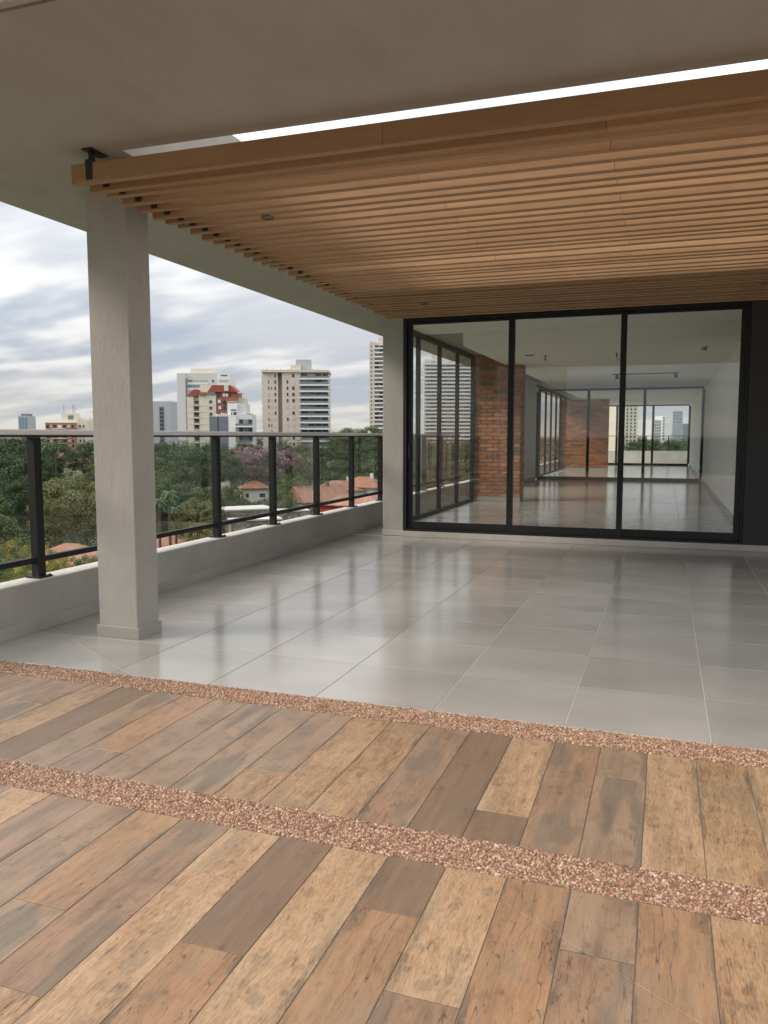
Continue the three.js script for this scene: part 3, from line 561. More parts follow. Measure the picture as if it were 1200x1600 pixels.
function trunkGeo(seed) {   // one unit tall; limbs fork from two thirds up and stay inside the crown
  const r = rng(seed), list = [], limb = (a, b, ra, rb) => { const v = new THREE.Vector3().subVectors(b, a), g = new THREE.CylinderGeometry(rb, ra, v.length(), 7, 1, true); g.translate(0, v.length() / 2, 0); g.applyQuaternion(new THREE.Quaternion().setFromUnitVectors(new THREE.Vector3(0, 1, 0), v.clone().normalize())); g.translate(a.x, a.y, a.z); list.push(g); };
  const top = new THREE.Vector3((r() - 0.5) * 0.06, 0.66, (r() - 0.5) * 0.06); limb(new THREE.Vector3(), top, 0.075, 0.05);
  for (let i = 0; i < 5; i++) { const a = i * 1.257 + r(), q = 0.22 + 0.18 * r(); limb(top, top.clone().add(new THREE.Vector3(Math.cos(a) * q, 0.18 + 0.14 * r(), Math.sin(a) * q)), 0.04, 0.015); }
  return mergeGeometries(list);
}
const trunks = [1, 2, 3].map((s) => trunkGeo(1000 + s));
const treeKinds = {
  dark: ['broadleaf_tree', 'dense dark green broadleaf tree'], mid: ['leafy_tree', 'mid green leafy tree'], olive: ['olive_green_tree', 'rounded olive green tree'],
  pale: ['feathery_tree', 'pale green feathery tree'], pink: ['pink_blossom_tree', 'tree in dusty pink blossom'], yellow: ['yellow_flowering_tree', 'light green tree with yellow flowers'],
};
const where = (px, depth) => (depth < 82 ? 'close below the railing' : depth >= 400 ? 'rising above the handrail in front of the tall tower' : px > 900 ? 'beyond the rear terrace' : px > 632 ? 'seen through the side windows'
  : (depth > 235 ? 'in the far row ' : depth > 160 ? 'half way out ' : 'in the near gardens ') + (px < 200 ? 'below the orange brick block' : px < 395 ? 'below the cream apartment block' : px < 480 ? 'below the beige tower' : 'behind the terracotta roofs'));
const tr = rng(77);
// px and top row in the photograph, depth along the lens, crown width in photograph pixels
function tree(px, py, depth, wpx, kind, tall = 1.05) {
  wpx *= 1.15;
  const top = at(px, py, depth), dist = Math.hypot(top.x, top.z), R = wpx / 2 / FOCAL * depth, gy = ground(dist), hgt = top.y - gy, ch = Math.min(R * 2 * tall, hgt * 0.92);
  const [name, look] = treeKinds[kind], place = where(px, depth), label = (wpx > 120 && kind === 'olive' ? 'largest ' : wpx > 90 && kind === 'pink' ? 'broadest ' : '') + look + ' ' + place, o = thing(name, label, 'tree', [top.x, gy, -top.z], 'trees ' + place);
  const lib = crowns[kind], c = shade(new THREE.Mesh(lib[Math.floor(tr() * lib.length)], M.leaf)), ry = ch / 2 / 1.08;
  c.name = 'crown'; c.scale.set(R / 1.08, ry, R / 1.08 * (0.9 + 0.2 * tr())); c.position.y = hgt - ch / 2; c.rotation.y = tr() * 6.28; o.add(c);
  const t = shade(new THREE.Mesh(trunks[Math.floor(tr() * 3)], M.bark)), k = R * 0.8; t.name = 'trunk'; t.position.y = -0.6; t.scale.set(k, Math.max(1, hgt - ch * 0.45 + 0.6), k); o.add(t);
}
const TREES = [
  // left of the column, far to near
  [-30, 686, 330, 60, 'dark'], [10, 688, 300, 66, 'dark'], [52, 686, 320, 54, 'dark'], [92, 689, 290, 50, 'dark'], [128, 690, 370, 40, 'mid'], [150, 688, 300, 60, 'dark'], [185, 690, 280, 60, 'dark'],
  [-25, 702, 190, 100, 'dark'], [22, 706, 170, 84, 'dark'], [62, 712, 210, 46, 'dark'], [160, 706, 200, 50, 'mid'], [90, 724, 300, 16, 'mid'], [118, 724, 320, 12, 'dark'],
  [0, 745, 150, 80, 'dark'], [40, 742, 145, 60, 'dark'], [-35, 755, 130, 90, 'mid'], [66, 752, 150, 34, 'mid'],
  [112, 738, 120, 112, 'olive', 1.0], [170, 745, 130, 90, 'olive'], [84, 778, 112, 50, 'olive'],
  [-8, 800, 90, 90, 'mid'], [10, 838, 70, 74, 'yellow'], [58, 848, 66, 66, 'yellow'], [-25, 862, 58, 80, 'mid'], [98, 862, 60, 50, 'yellow'], [135, 866, 56, 52, 'mid'], [30, 885, 52, 60, 'yellow'], [165, 860, 60, 60, 'mid'],
  // between the columns
  [255, 690, 280, 50, 'dark'], [290, 688, 260, 56, 'dark'], [325, 690, 270, 54, 'dark'], [352, 694, 250, 50, 'dark'], [382, 688, 330, 46, 'mid'], [440, 688, 340, 60, 'dark'], [475, 690, 330, 50, 'dark'],
  [276, 705, 200, 66, 'dark'], [308, 702, 190, 60, 'dark'], [250, 712, 180, 54, 'mid'], [340, 704, 210, 50, 'dark'], [362, 712, 200, 40, 'dark'],
  [404, 690, 235, 86, 'pink', 0.8], [378, 704, 225, 44, 'pink', 0.9], [448, 698, 250, 44, 'pink', 0.9],
  [250, 745, 140, 56, 'mid'], [292, 752, 140, 60, 'dark'], [318, 758, 135, 60, 'mid'], [305, 776, 118, 70, 'olive'], [258, 790, 145, 44, 'mid'], [330, 790, 110, 34, 'olive'], [312, 815, 92, 46, 'olive'],
  [352, 756, 165, 56, 'mid'], [364, 762, 170, 40, 'mid'], [434, 742, 210, 30, 'dark'], [436, 752, 175, 56, 'pale'], [465, 735, 200, 54, 'pale'], [446, 775, 170, 40, 'pale'], [412, 778, 185, 26, 'mid'],
  [425, 715, 260, 40, 'dark'], [462, 705, 270, 60, 'mid'], [500, 696, 290, 60, 'dark'], [535, 692, 300, 60, 'dark'], [575, 690, 290, 60, 'dark'], [610, 690, 280, 60, 'dark'],
  [490, 722, 230, 60, 'dark'], [525, 716, 250, 60, 'mid'], [560, 714, 250, 60, 'dark'], [592, 716, 240, 60, 'mid'], [625, 716, 230, 60, 'dark'], [510, 742, 225, 46, 'mid'], [548, 740, 230, 46, 'mid'], [580, 738, 230, 50, 'mid'],
  [548, 667, 420, 70, 'mid', 0.6], [578, 665, 410, 50, 'mid', 0.7], [520, 674, 430, 40, 'dark', 0.6], [602, 672, 420, 50, 'dark', 0.7], [640, 690, 300, 60, 'dark'], [672, 688, 300, 60, 'dark'], [705, 690, 280, 60, 'mid'], [735, 690, 280, 60, 'dark'],
  [655, 715, 210, 60, 'mid'], [690, 718, 200, 60, 'dark'], [722, 716, 200, 60, 'mid'], [665, 745, 160, 60, 'dark'], [705, 750, 160, 60, 'mid'],
  // beyond the rear terrace
  [992, 688, 190, 34, 'dark'], [1018, 684, 200, 44, 'mid'], [1048, 686, 190, 44, 'dark'], [1075, 692, 180, 34, 'dark'], [1000, 700, 150, 40, 'dark'], [1035, 702, 150, 46, 'mid'], [1070, 702, 150, 40, 'dark'],
];
TREES.forEach((a) => tree(...a));
// palms
function palm(px, py, depth, wpx) {
  const top = at(px, py, depth), gy = ground(Math.hypot(top.x, top.z)), R = wpx / 2 / FOCAL * depth, h = top.y - gy - R * 0.35, r = rng(Math.round(px * 7 + py));
  const o = thing('palm_tree', 'green palm with arching fronds ' + where(px, depth), 'tree', [top.x, gy, -top.z], 'palms ' + where(px, depth));
  const t = shade(new THREE.Mesh(new THREE.CylinderGeometry(0.16, 0.28, h, 9), M.bark)); t.position.y = h / 2; t.name = 'trunk'; o.add(t);
  for (let i = 0; i < 22; i++) {
    const a = i * 2.4 + r() * 0.3, up = 0.9 - 1.5 * (i / 22) + 0.2 * r(), pos = [], col = [], n = 16, c = [0.055 + 0.03 * r(), 0.095 + 0.03 * r(), 0.034];
    for (let k = 0; k < n; k++) {
      const q = (s) => { const l = s * R; return [Math.cos(a) * l * Math.cos(up * 0.6), l * (up * 0.9) - 0.75 * s * s * R, Math.sin(a) * l * Math.cos(up * 0.6)]; }, s = 0.1 + 0.9 * k / n, p = q(s), p2 = q(s + 0.06);
      for (const sd of [-1, 1]) { const w = R * 0.3 * Math.sin(Math.PI * (0.12 + 0.86 * s)), e = [p2[0] + -Math.sin(a) * sd * w * 0.9 + Math.cos(a) * w * 0.5, p2[1] - w * 0.55, p2[2] + Math.cos(a) * sd * w * 0.9 + Math.sin(a) * w * 0.5]; pos.push(...p, ...p2, ...e); for (let j = 0; j < 3; j++) col.push(...c); }
    }
    const g = new THREE.BufferGeometry(); g.setAttribute('position', new THREE.Float32BufferAttribute(pos, 3)); g.setAttribute('color', new THREE.Float32BufferAttribute(col, 3)); g.computeVertexNormals();
    const m = shade(new THREE.Mesh(g, M.leaf)); m.name = 'frond'; m.position.y = h; o.add(m);
  }
}
[[264, 764, 112, 32], [248, 776, 110, 30], [274, 790, 116, 22], [74, 690, 240, 22], [86, 688, 245, 22], [60, 689, 250, 20], [374, 764, 165, 20]].forEach((a) => palm(...a));
// far woods all round, too far to tell trees apart
{
  const geo = leafMesh(1201, { clumps: 22, clump: 0.42, hollow: 0.35, squash: 0.6, leaves: 620, size: 0.13, slim: 0.55, color: [0.040, 0.066, 0.026], color2: [0.062, 0.085, 0.034] });
  const n = 5200, im = new THREE.InstancedMesh(geo, M.leaf, n), r = rng(1203), m4 = new THREE.Matrix4(), c = new THREE.Color(), q = new THREE.Quaternion();
  for (let i = 0; i < n; i++) {
    const a = r() * 6.2832, d = 430 + 1500 * Math.pow(r(), 1.3), x = Math.cos(a) * d, z = Math.sin(a) * d, w = 5 + 4 * r(), h = 5 + 3.5 * r(); q.setFromAxisAngle(new THREE.Vector3(0, 1, 0), r() * 6.28);
    m4.compose(new THREE.Vector3(x, ground(d) + h * 0.9 + 1, z), q, new THREE.Vector3(w, h, w)); im.setMatrixAt(i, m4); const k = 0.75 + 0.5 * r(); im.setColorAt(i, c.setRGB(k, k, k));
  }
  im.name = 'distant_woods'; im.castShadow = im.receiveShadow = true; scene.add(im); tag(im, 'far green woods reaching to the horizon', 'woods', undefined, 'stuff');
}

// garden undergrowth: shrubs and small trees that close the gaps, one mass
{
  const geo = leafMesh(1251, { clumps: 34, clump: 0.34, hollow: 0.4, squash: 0.75, leaves: 1500, size: 0.075, slim: 0.55, color: [0.062, 0.096, 0.031], color2: [0.10, 0.125, 0.042], mix: 0.35 });
  const spots = [], r = rng(1253);
  for (let d = 46; d < 420; d += 4.6 + d * 0.012) for (let px = -60; px < 780; px += 5600 / d * (0.8 + 0.5 * r())) spots.push([px + 20 * (r() - 0.5), d + 5 * r()]);
  const clear = [[270, 122, 9], [112, 100, 8], [398, 228, 9], [347, 250, 6], [116, 330, 16], [497, 200, 11], [530, 212, 10], [568, 214, 10], [540, 178, 9], [590, 180, 8], [382, 146, 9], [452, 150, 7], [398, 128, 8], [36, 150, 11]];
  const keep = spots.filter(([px, d]) => !clear.some(([cx, cd, cr]) => Math.hypot((px - cx) / FOCAL * d, d - cd) < cr));
  const im = new THREE.InstancedMesh(geo, M.leaf, keep.length), m4 = new THREE.Matrix4(), c = new THREE.Color(), q = new THREE.Quaternion();
  keep.forEach(([px, d], i) => {
    const p = at(px, 700, d), w = 2.6 + 2.6 * r(), h = 2.2 + 2.6 * r(), gy = ground(Math.hypot(p.x, p.z)); q.setFromAxisAngle(new THREE.Vector3(0, 1, 0), r() * 6.28);
    m4.compose(new THREE.Vector3(p.x, gy + h * 0.85, p.z), q, new THREE.Vector3(w, h, w)); im.setMatrixAt(i, m4); const k = 0.7 + 0.6 * r(); im.setColorAt(i, c.setRGB(k * (0.9 + 0.3 * r()), k, k * 0.9));
  });
  im.name = 'garden_undergrowth'; im.castShadow = im.receiveShadow = true; scene.add(im); tag(im, 'low green undergrowth filling the gardens between trees and houses', 'undergrowth', undefined, 'stuff');
}

// ---------------------------------------------------------------- houses below
const roofTiles = (c, s) => tex(256, 256, (u, v) => { const row = (v * 16) % 1, k = 0.72 + 0.35 * sstep(0, 0.35, row) + 0.3 * (vn(u * 34, Math.floor(v * 16) * 3.1, s, 34, 0) - 0.5) + 0.5 * (fbm(u * 4, v * 4, s + 3, 3, 4, 4) - 0.5); return c.map((q) => q * k); }, 1 / 5, 1 / 5);
M.roof = [[0.29, 0.14, 0.09], [0.25, 0.13, 0.09], [0.25, 0.15, 0.11]].map((c, i) => std({ map: roofTiles(c, 1300 + i * 7), roughness: 0.9 }));
M.greyRoof = std({ map: roofTiles([0.30, 0.33, 0.38], 1330), roughness: 0.85 });
M.redWall = plain(0.42, 0.06, 0.035, 0.85);
M.paleWall = std({ map: plaster([0.68, 0.66, 0.61], 6, 0.2, 1340), roughness: 0.9 });
M.stone = std({ map: tex(256, 256, (u, v) => { const a = fbm(u * 24, v * 24, 1350, 3, 24, 24), b = sstep(0.45, 0.6, fbm(u * 6, v * 6, 1360, 4, 6, 6)); const k = 0.5 + 0.9 * a; return [lerp(0.26, 0.16, b) * k, lerp(0.23, 0.145, b) * k, lerp(0.18, 0.125, b) * k]; }, 1 / 8, 1 / 8), roughness: 0.95 });
M.window = plain(0.035, 0.045, 0.055, 0.15);
const unit = metreUV(new THREE.BoxGeometry(1, 1, 1));
function piece(parent, name, m, x, y, z, w, h, d) { const k = shade(new THREE.Mesh(unit, m)); k.name = name; k.position.set(x, y, z); k.scale.set(w, h, d); parent.add(k); return k; }
function slabPart(parent, name, m, x, y, z, w, h, d) { const g = new THREE.BoxGeometry(w, h, d); const k = shade(new THREE.Mesh(metreUV(g), m)); k.name = name; k.position.set(x, y, z); parent.add(k); return k; }
function roofGeo(w, d, h, over, hip) {
  const X = w / 2 + over, Z = d / 2 + over, rx = hip ? Math.max(0.1, X - Z) : X, v = [], q = (...p) => p.forEach((a) => v.push(...a));
  const A = [-X, 0, -Z], B = [X, 0, -Z], C = [X, 0, Z], D = [-X, 0, Z], E = [-rx, h, 0], F = [rx, h, 0], dn = (p) => [p[0], p[1] - 0.25, p[2]];
  q(D, C, F, D, F, E, B, A, E, B, E, F, C, B, F, A, D, E);
  [[A, B], [B, C], [C, D], [D, A]].forEach(([a, b]) => q(dn(a), a, b, dn(a), b, dn(b))); q(dn(A), dn(B), dn(C), dn(A), dn(C), dn(D));
  const g = new THREE.BufferGeometry(); g.setAttribute('position', new THREE.Float32BufferAttribute(v, 3)); g.computeVertexNormals();
  const p = g.attributes.position, n = g.attributes.normal, uv = new Float32Array(p.count * 2); for (let i = 0; i < p.count; i++) { const side = Math.abs(n.getX(i)) > Math.abs(n.getZ(i)); uv[2 * i] = side ? p.getZ(i) : p.getX(i); uv[2 * i + 1] = side ? Math.abs(p.getX(i)) : Math.abs(p.getZ(i)); }
  g.setAttribute('uv', new THREE.BufferAttribute(uv, 2)); return g;
}
// ridge pixel, depth, width and depth in metres, roof rise, turn in degrees
function house(px, py, depth, w, d, rise, turn, label, roofM, wallM, hip, chimney) {
  const top = at(px, py, depth), gy = ground(Math.hypot(top.x, top.z)), wall = top.y - rise - gy, o = thing('house', label, 'house', [top.x, gy, -top.z]);
  o.rotation.y = -YAW + THREE.MathUtils.degToRad(turn);
  slabPart(o, 'wall', wallM, 0, wall / 2, 0, w, wall, d);
  const rf = shade(new THREE.Mesh(roofGeo(w, d, rise, 0.6, hip), roofM)); rf.name = 'roof'; rf.position.y = wall + 0.26; o.add(rf);
  if (chimney) { const c = slabPart(rf, 'chimney', wallM, w * 0.2, rise + 0.1, 0, 0.8, 1.6, 0.8); c.userData.label = 'short pale chimney'; }
  for (const [x, ww, hh] of [[-0.31, 0.9, 1.2], [0.22, 1.6, 1.1]]) piece(o, 'window', M.window, x * w, wall - 1.8, d / 2 + 0.02, ww, hh, 0.08);
}
house(270, 836, 122, 9, 7, 2.2, 25, 'house with bright orange tiled roof and red wall close to the free-standing column', M.roof[0], M.redWall, false);
house(112, 852, 100, 9, 7, 2.0, -20, 'house with orange tiled roof and white wall below the yellow flowering trees', M.roof[0], M.paleWall, true);
house(398, 752, 228, 8, 7, 2.0, 15, 'white house with orange hipped roof beside the pink blossom tree', M.roof[0], M.paleWall, true);
house(347, 730, 250, 5, 6, 0.8, 5, 'small white house half hidden by dark trees', M.greyRoof, M.paleWall, true);
house(116, 716, 330, 22, 11, 3.2, 10, 'wide house with faded orange roof above the olive green tree', M.roof[0], M.paleWall, true);
house(96, 700, 420, 24, 14, 4, -12, 'house with large blue grey roof in front of the orange apartment block', M.greyRoof, M.paleWall, true, true);
house(118, 704, 400, 16, 10, 3, 30, 'house with dull pinkish roof beside the blue grey roof', M.roof[2], M.paleWall, true);
house(497, 760, 200, 13, 10, 3.6, 35, 'house with steep terracotta gable roof beside the stone walls', M.roof[1], M.stone, false, true);
house(530, 752, 212, 12, 8, 2.4, 10, 'house with long terracotta roof and chimney behind the gable roof', M.roof[1], M.paleWall, true, true);
house(568, 746, 214, 12, 9, 2.6, -20, 'house with orange roof beside the far end of the railing', M.roof[0], M.paleWall, true, true);
house(540, 775, 178, 9, 7, 2.0, -25, 'low house with bright orange roof below the terracotta roofs', M.roof[0], M.redWall, true);
house(590, 770, 180, 8, 7, 2.2, 20, 'low house with terracotta roof next to the concrete column', M.roof[1], M.paleWall, true);
house(690, 770, 150, 12, 8, 2.2, 20, 'house with terracotta roof seen through the room', M.roof[1], M.paleWall, true);
// rough stone buildings with flat roofs
function flat(px, py, depth, w, d, turn, label) {
  const top = at(px, py, depth), gy = ground(Math.hypot(top.x, top.z)), h = top.y - gy, o = thing('stone_building', label, 'building', [top.x, gy, -top.z]); o.rotation.y = -YAW + THREE.MathUtils.degToRad(turn);
  slabPart(o, 'wall', M.stone, 0, h / 2, 0, w, h, d); slabPart(o, 'roof_slab', M.coping, 0, h + 0.13, 0, w + 0.3, 0.25, d + 0.3);
}
flat(382, 795, 146, 9.5, 7, 28, 'rubble stone building with flat pale concrete roof');
flat(452, 798, 150, 6.5, 4, 22, 'weathered stone wall block beside the terracotta gable');
flat(398, 812, 128, 8, 3, 20, 'low stone block in front of the flat-roofed building');
structure('lawn', (() => { const g = new THREE.CircleGeometry(9, 28); g.rotateX(-Math.PI / 2); const p = at(36, 815, 150); g.translate(p.x, ground(150) + 1.2, p.z); return g; })(), plain(0.10, 0.16, 0.04, 0.95), 'small green lawn between the dark trees');

// ---------------------------------------------------------------- apartment blocks
M.beige = std({ map: plaster([0.56, 0.495, 0.43], 9, 0.08, 1410), roughness: 0.85 });
M.paleGrey = plain(0.56, 0.55, 0.55, 0.85);
M.midGrey = plain(0.38, 0.385, 0.41, 0.85);
M.slate = plain(0.15, 0.165, 0.20, 0.7);
M.cream = std({ map: plaster([0.62, 0.575, 0.465], 9, 0.08, 1420), roughness: 0.85 });
M.offWhite = plain(0.70, 0.695, 0.69, 0.8);
M.brickRed = plain(0.29, 0.115, 0.075, 0.85);
M.roofRed = plain(0.28, 0.075, 0.055, 0.85);
M.orangeBrick = plain(0.42, 0.20, 0.12, 0.85);
M.balconyGlass = plain(0.16, 0.20, 0.22, 0.12);
M.blind = plain(0.45, 0.43, 0.40, 0.7);
M.curtainBlue = plain(0.16, 0.24, 0.31, 0.3);
// a block at a depth; X(px), Y(py) turn photograph pixels into local metres on its front plane
function block(name, px, depth, label, turn = 0) {
  const c = at(px, 682, depth), gy = ground(Math.hypot(c.x, c.z)), o = thing(name, label, 'building', [c.x, gy, -c.z]);
  o.rotation.y = -YAW + THREE.MathUtils.degToRad(turn);
  const s = depth / FOCAL, q = { o, s, X: (x) => (x - px) * s, Y: (y) => (682 - y) * s + EYE - gy };
  q.vol = (n, m, x0, x1, y0, y1, z0, z1, parent = o) => { const Y0 = y1 === null ? 0 : q.Y(y1); return slabPart(parent, n, m, q.X((x0 + x1) / 2), (q.Y(y0) + Y0) / 2, (z0 + z1) / 2, (x1 - x0) * s, q.Y(y0) - Y0, z1 - z0); };
  q.win = (n, m, x0, x1, y0, y1, z, t = 0.3) => piece(o, n, m, q.X((x0 + x1) / 2), (q.Y(y0) + q.Y(y1)) / 2, z, (x1 - x0) * s, (y1 - y0) * s, t);
  return q;
}
// beige tower with balconies
{
  const b = block('apartment_tower', 463, 425, 'beige apartment tower with white balcony bands and grey roof box'), r = rng(1500);
  b.vol('wall', M.beige, 411, 435.2, 582, null, -20, 0); b.vol('recess_wall', M.beige, 435, 442, 580, null, -20, -4.5); b.vol('wall', M.beige, 441.8, 470.5, 582, null, -20, 0.4);
  b.vol('balcony_core', M.beige, 470.3, 513, 584, null, -20, -1.6);
  b.vol('roof_edge', M.beige, 410, 514.5, 579.5, 583, -20.4, 1.2); b.vol('roof_box', M.midGrey, 462, 484, 562, 579.4, -14, -5); b.vol('roof_box', M.beige, 454, 470, 571, 579.4, -12, -3);
  for (let k = 0; k < 12; k++) {
    const y = 592 + 9.62 * k; b.win('balcony_slab', M.offWhite, 468.5, 515.5, y, y + 2.3, 0.3, 4.2);
    b.win('balcony_railing', M.balconyGlass, 469.5, 515, y - 3.2, y, 2.2, 0.12);
    for (let j = 0; j < 4; j++) { const x = 471 + 10.8 * j; b.win('window', k === 1 && j < 2 ? M.paleGrey : (k === 2 || (k === 3 && j < 2)) ? M.curtainBlue : r() < 0.3 ? M.blind : M.window, x + 0.5, x + 9.6, y - 7, y - 0.4, -1.5, 0.25); }
    for (const [x, w] of [[420, 1.4], [424.5, 1], [430, 2.2], [449, 2.4], [457.5, 3.6]]) b.win('window', r() < 0.3 ? M.blind : r() < 0.4 ? M.paleGrey : M.window, x, x + w, y - 6.5, y - 1.5, x > 440 ? 0.42 : 0.02, 0.2);
    b.win('balcony_slab', M.offWhite, 408.8, 411.2, y - 0.6, y + 1.2, -3, 6); b.win('window', M.window, 410.4, 411.6, y - 5, y - 1, -3, 5);
  }
  for (const x of [416, 425, 438, 449, 452, 488, 496]) b.win('roof_vent', M.midGrey, x, x + 1.4, 576.5, 579.4, -4, 0.6);
}
// pale tower behind
{
  const b = block('apartment_tower', 319, 520, 'tall pale grey tower behind the red-roofed cream building'), r = rng(1510);
  b.vol('wall', M.paleGrey, 278.5, 292, 584, null, -22, 0); b.vol('wall', M.paleGrey, 292, 341, 584, null, -22, -1); b.vol('wall', M.offWhite, 341, 360.5, 584, null, -22, 0.2);
  b.vol('roof_box', M.cream, 298, 331, 576.5, 583.9, -16, -4); b.vol('dark_strip', M.slate, 291.9, 293.4, 592, null, -1, 0.3);
  for (let k = 0; k < 12; k++) {
    const y = 594 + 8.6 * k; for (const [x0, x1] of [[294.5, 302], [303, 309], [310, 318], [319, 325]]) b.win('window', r() < 0.35 ? M.blind : M.curtainBlue, x0, x1, y, y + 3.6, -0.95, 0.25);
    b.win('spandrel', M.offWhite, 294, 326, y + 4.6, y + 7.6, -0.85, 0.4); b.win('window', M.window, 333, 335, y, y + 4, -0.9, 0.25); if (k < 5) b.win('window', r() < 0.5 ? M.blind : M.curtainBlue, 344, 358, y, y + 3.4, 0.25, 0.25);
  }
  b.win('lettering_panel', M.slate, 347, 357, 586.5, 588.5, 0.3, 0.15);
}
// cream building with red roofs
{
  const b = block('apartment_block', 335, 385, 'cream apartment block with red gable roof and brick upper floors'), r = rng(1520), tri = (x0, x1, y0, yt, xt0, xt1, z0, z1, m) => {
    const s = new THREE.Shape(); s.moveTo(b.X(x0), b.Y(y0)); s.lineTo(b.X(x1), b.Y(y0)); s.lineTo(b.X(xt1), b.Y(yt)); s.lineTo(b.X(xt0), b.Y(yt)); s.closePath();
    const k = shade(new THREE.Mesh(new THREE.ExtrudeGeometry(s, { depth: z1 - z0, bevelEnabled: false }), m)); k.position.z = z0; k.name = 'roof'; b.o.add(k); return k;
  };
  b.vol('wall', M.cream, 293.2, 303.5, 619.5, null, -14, 0); b.vol('recess_wall', M.cream, 303.4, 312.2, 619, null, -14, -1.6); b.vol('wall', M.cream, 312, 338.4, 617.8, null, -14, 0);
  b.vol('wall', M.cream, 311, 329, 601.5, 617.7, -12, -4); b.vol('brick_wall', M.brickRed, 338.2, 371.2, 613.4, null, -14, -0.6); b.vol('terrace_wall', M.cream, 371, 381.5, 622, null, -12, -2);
  tri(293, 310.5, 619.4, 609, 304, 310, -10, 0.3, M.roofRed); tri(325.5, 372, 613.3, 602.5, 333, 361, -13, 0.2, M.roofRed);
  b.win('chimney', M.cream, 352, 358.5, 602.3, 611.5, -0.2, 1.6); b.win('dark_band', M.brickRed, 313, 325, 613.5, 617.6, -0.2, 2); b.win('dark_band', M.slate, 326.5, 338, 613.6, 617.5, -0.2, 1);
  for (let k = 0; k < 9; k++) {
    const y = 625.5 + 9.6 * k; b.win('balcony_slab', M.cream, 303, 312.4, y + 7.4, y + 9.2, -0.7, 2.2); b.win('window', M.window, 304.4, 311, y + 1, y + 7.2, -1.5, 0.25); b.win('balcony_railing', M.slate, 304, 311.8, y + 4.9, y + 7.3, 0.3, 0.1);
    b.win('window', M.window, 328.4, 332.2, y + 0.6, y + 4.6, 0.05, 0.25); b.win('window', M.paleGrey, 326.4, 328.3, y + 0.6, y + 4.6, 0.05, 0.22);
    b.win('balcony_slab', M.midGrey, 289.5, 293.6, y - 2, y - 0.8, -4, 5); b.win('floor_line', M.beige, 293.3, 303.3, y + 8.6, y + 9, 0.02, 0.12); b.win('floor_line', M.beige, 312.3, 338, y + 8.6, y + 9, 0.02, 0.12);
  }
  for (const [x0, x1, y0, y1] of [[340.5, 345, 614.5, 620], [349, 352.5, 614.5, 620], [353.5, 357, 615, 620], [358, 362, 615, 620], [341, 345.5, 625, 630], [349, 354, 626, 632], [342, 346, 635, 639.5], [349.5, 353, 635, 640]]) b.win('window', r() < 0.35 ? M.offWhite : M.window, x0, x1, y0, y1, -0.5, 0.25);
  b.win('pergola_beam', M.offWhite, 371.3, 381.8, 613.2, 614.8, -2, 3); b.win('pergola_post', M.offWhite, 379.8, 381.2, 614.9, 621.9, -1, 0.6); b.win('balcony_slab', M.cream, 356, 372, 628, 629.4, 0.2, 2);
}
// white and grey modern block in front
{
  const b = block('modern_apartment_block', 362, 340, 'white and slate grey modern block with curved balconies beside the cream building');
  b.vol('wall', M.offWhite, 355, 370.5, 630, null, -12, -1.5); b.vol('wall', M.paleGrey, 370.3, 384, 631, null, -12, -2); b.vol('slate_panel', M.slate, 328.4, 341, 651, null, -8, 1); b.vol('dark_strip', M.window, 340.9, 343, 651, null, -8, 0.8); b.vol('slate_panel', M.slate, 342.9, 358.4, 651, null, -8, 1.1); b.vol('wall', M.offWhite, 358.3, 369.5, 649, null, -9, 1.4); b.vol('wall', M.paleGrey, 369.3, 395, 648, null, -10, 0);
  b.win('window', M.window, 360.5, 369, 640, 641.6, -1.4, 0.25); b.win('window', M.window, 361, 362.6, 644.5, 648.5, -1.4, 0.25); b.win('window', M.window, 364.5, 369.5, 644, 648.6, -1.4, 0.25);
  for (let x = 338; x < 358; x += 3.6) b.win('terrace_plant_box', M.offWhite, x, x + 2, 645 + (x % 3), 651, -1, 1);
  for (let k = 0; k < 4; k++) { const y = 655.5 + 13 * k; b.win('window', M.window, 374, 380.5, y, y + 8.5, 0.05, 0.25); b.win('window', M.balconyGlass, 381.3, 387.6, y, y + 8.5, 0.05, 0.25); b.win('window', M.window, 388.3, 394.5, y, y + 8.5, 0.05, 0.25); b.win('balcony_slab', M.offWhite, 369, 396.5, y + 10, y + 12.2, 1.6, 3.4); b.win('balcony_railing', M.balconyGlass, 370, 396, y + 6.8, y + 9.9, 3.2, 0.1); }
  b.win('roof_terrace_wall', M.slate, 384.5, 393.5, 646.6, 648, -3, 3);
}
// grey slab block half behind the column
{
  const b = block('office_block', 254, 600, 'plain grey slab block half hidden by the free-standing column');
  b.vol('wall', M.midGrey, 236, 267.5, 627.5, null, -20, 0); b.vol('dark_strip', M.slate, 250, 257, 635.5, null, 0, 0.2);
  for (let k = 0; k < 9; k++) for (const x of [251, 254]) b.win('window', M.window, x, x + 2, 638 + 6 * k, 641.4 + 6 * k, 0.3, 0.2);
}
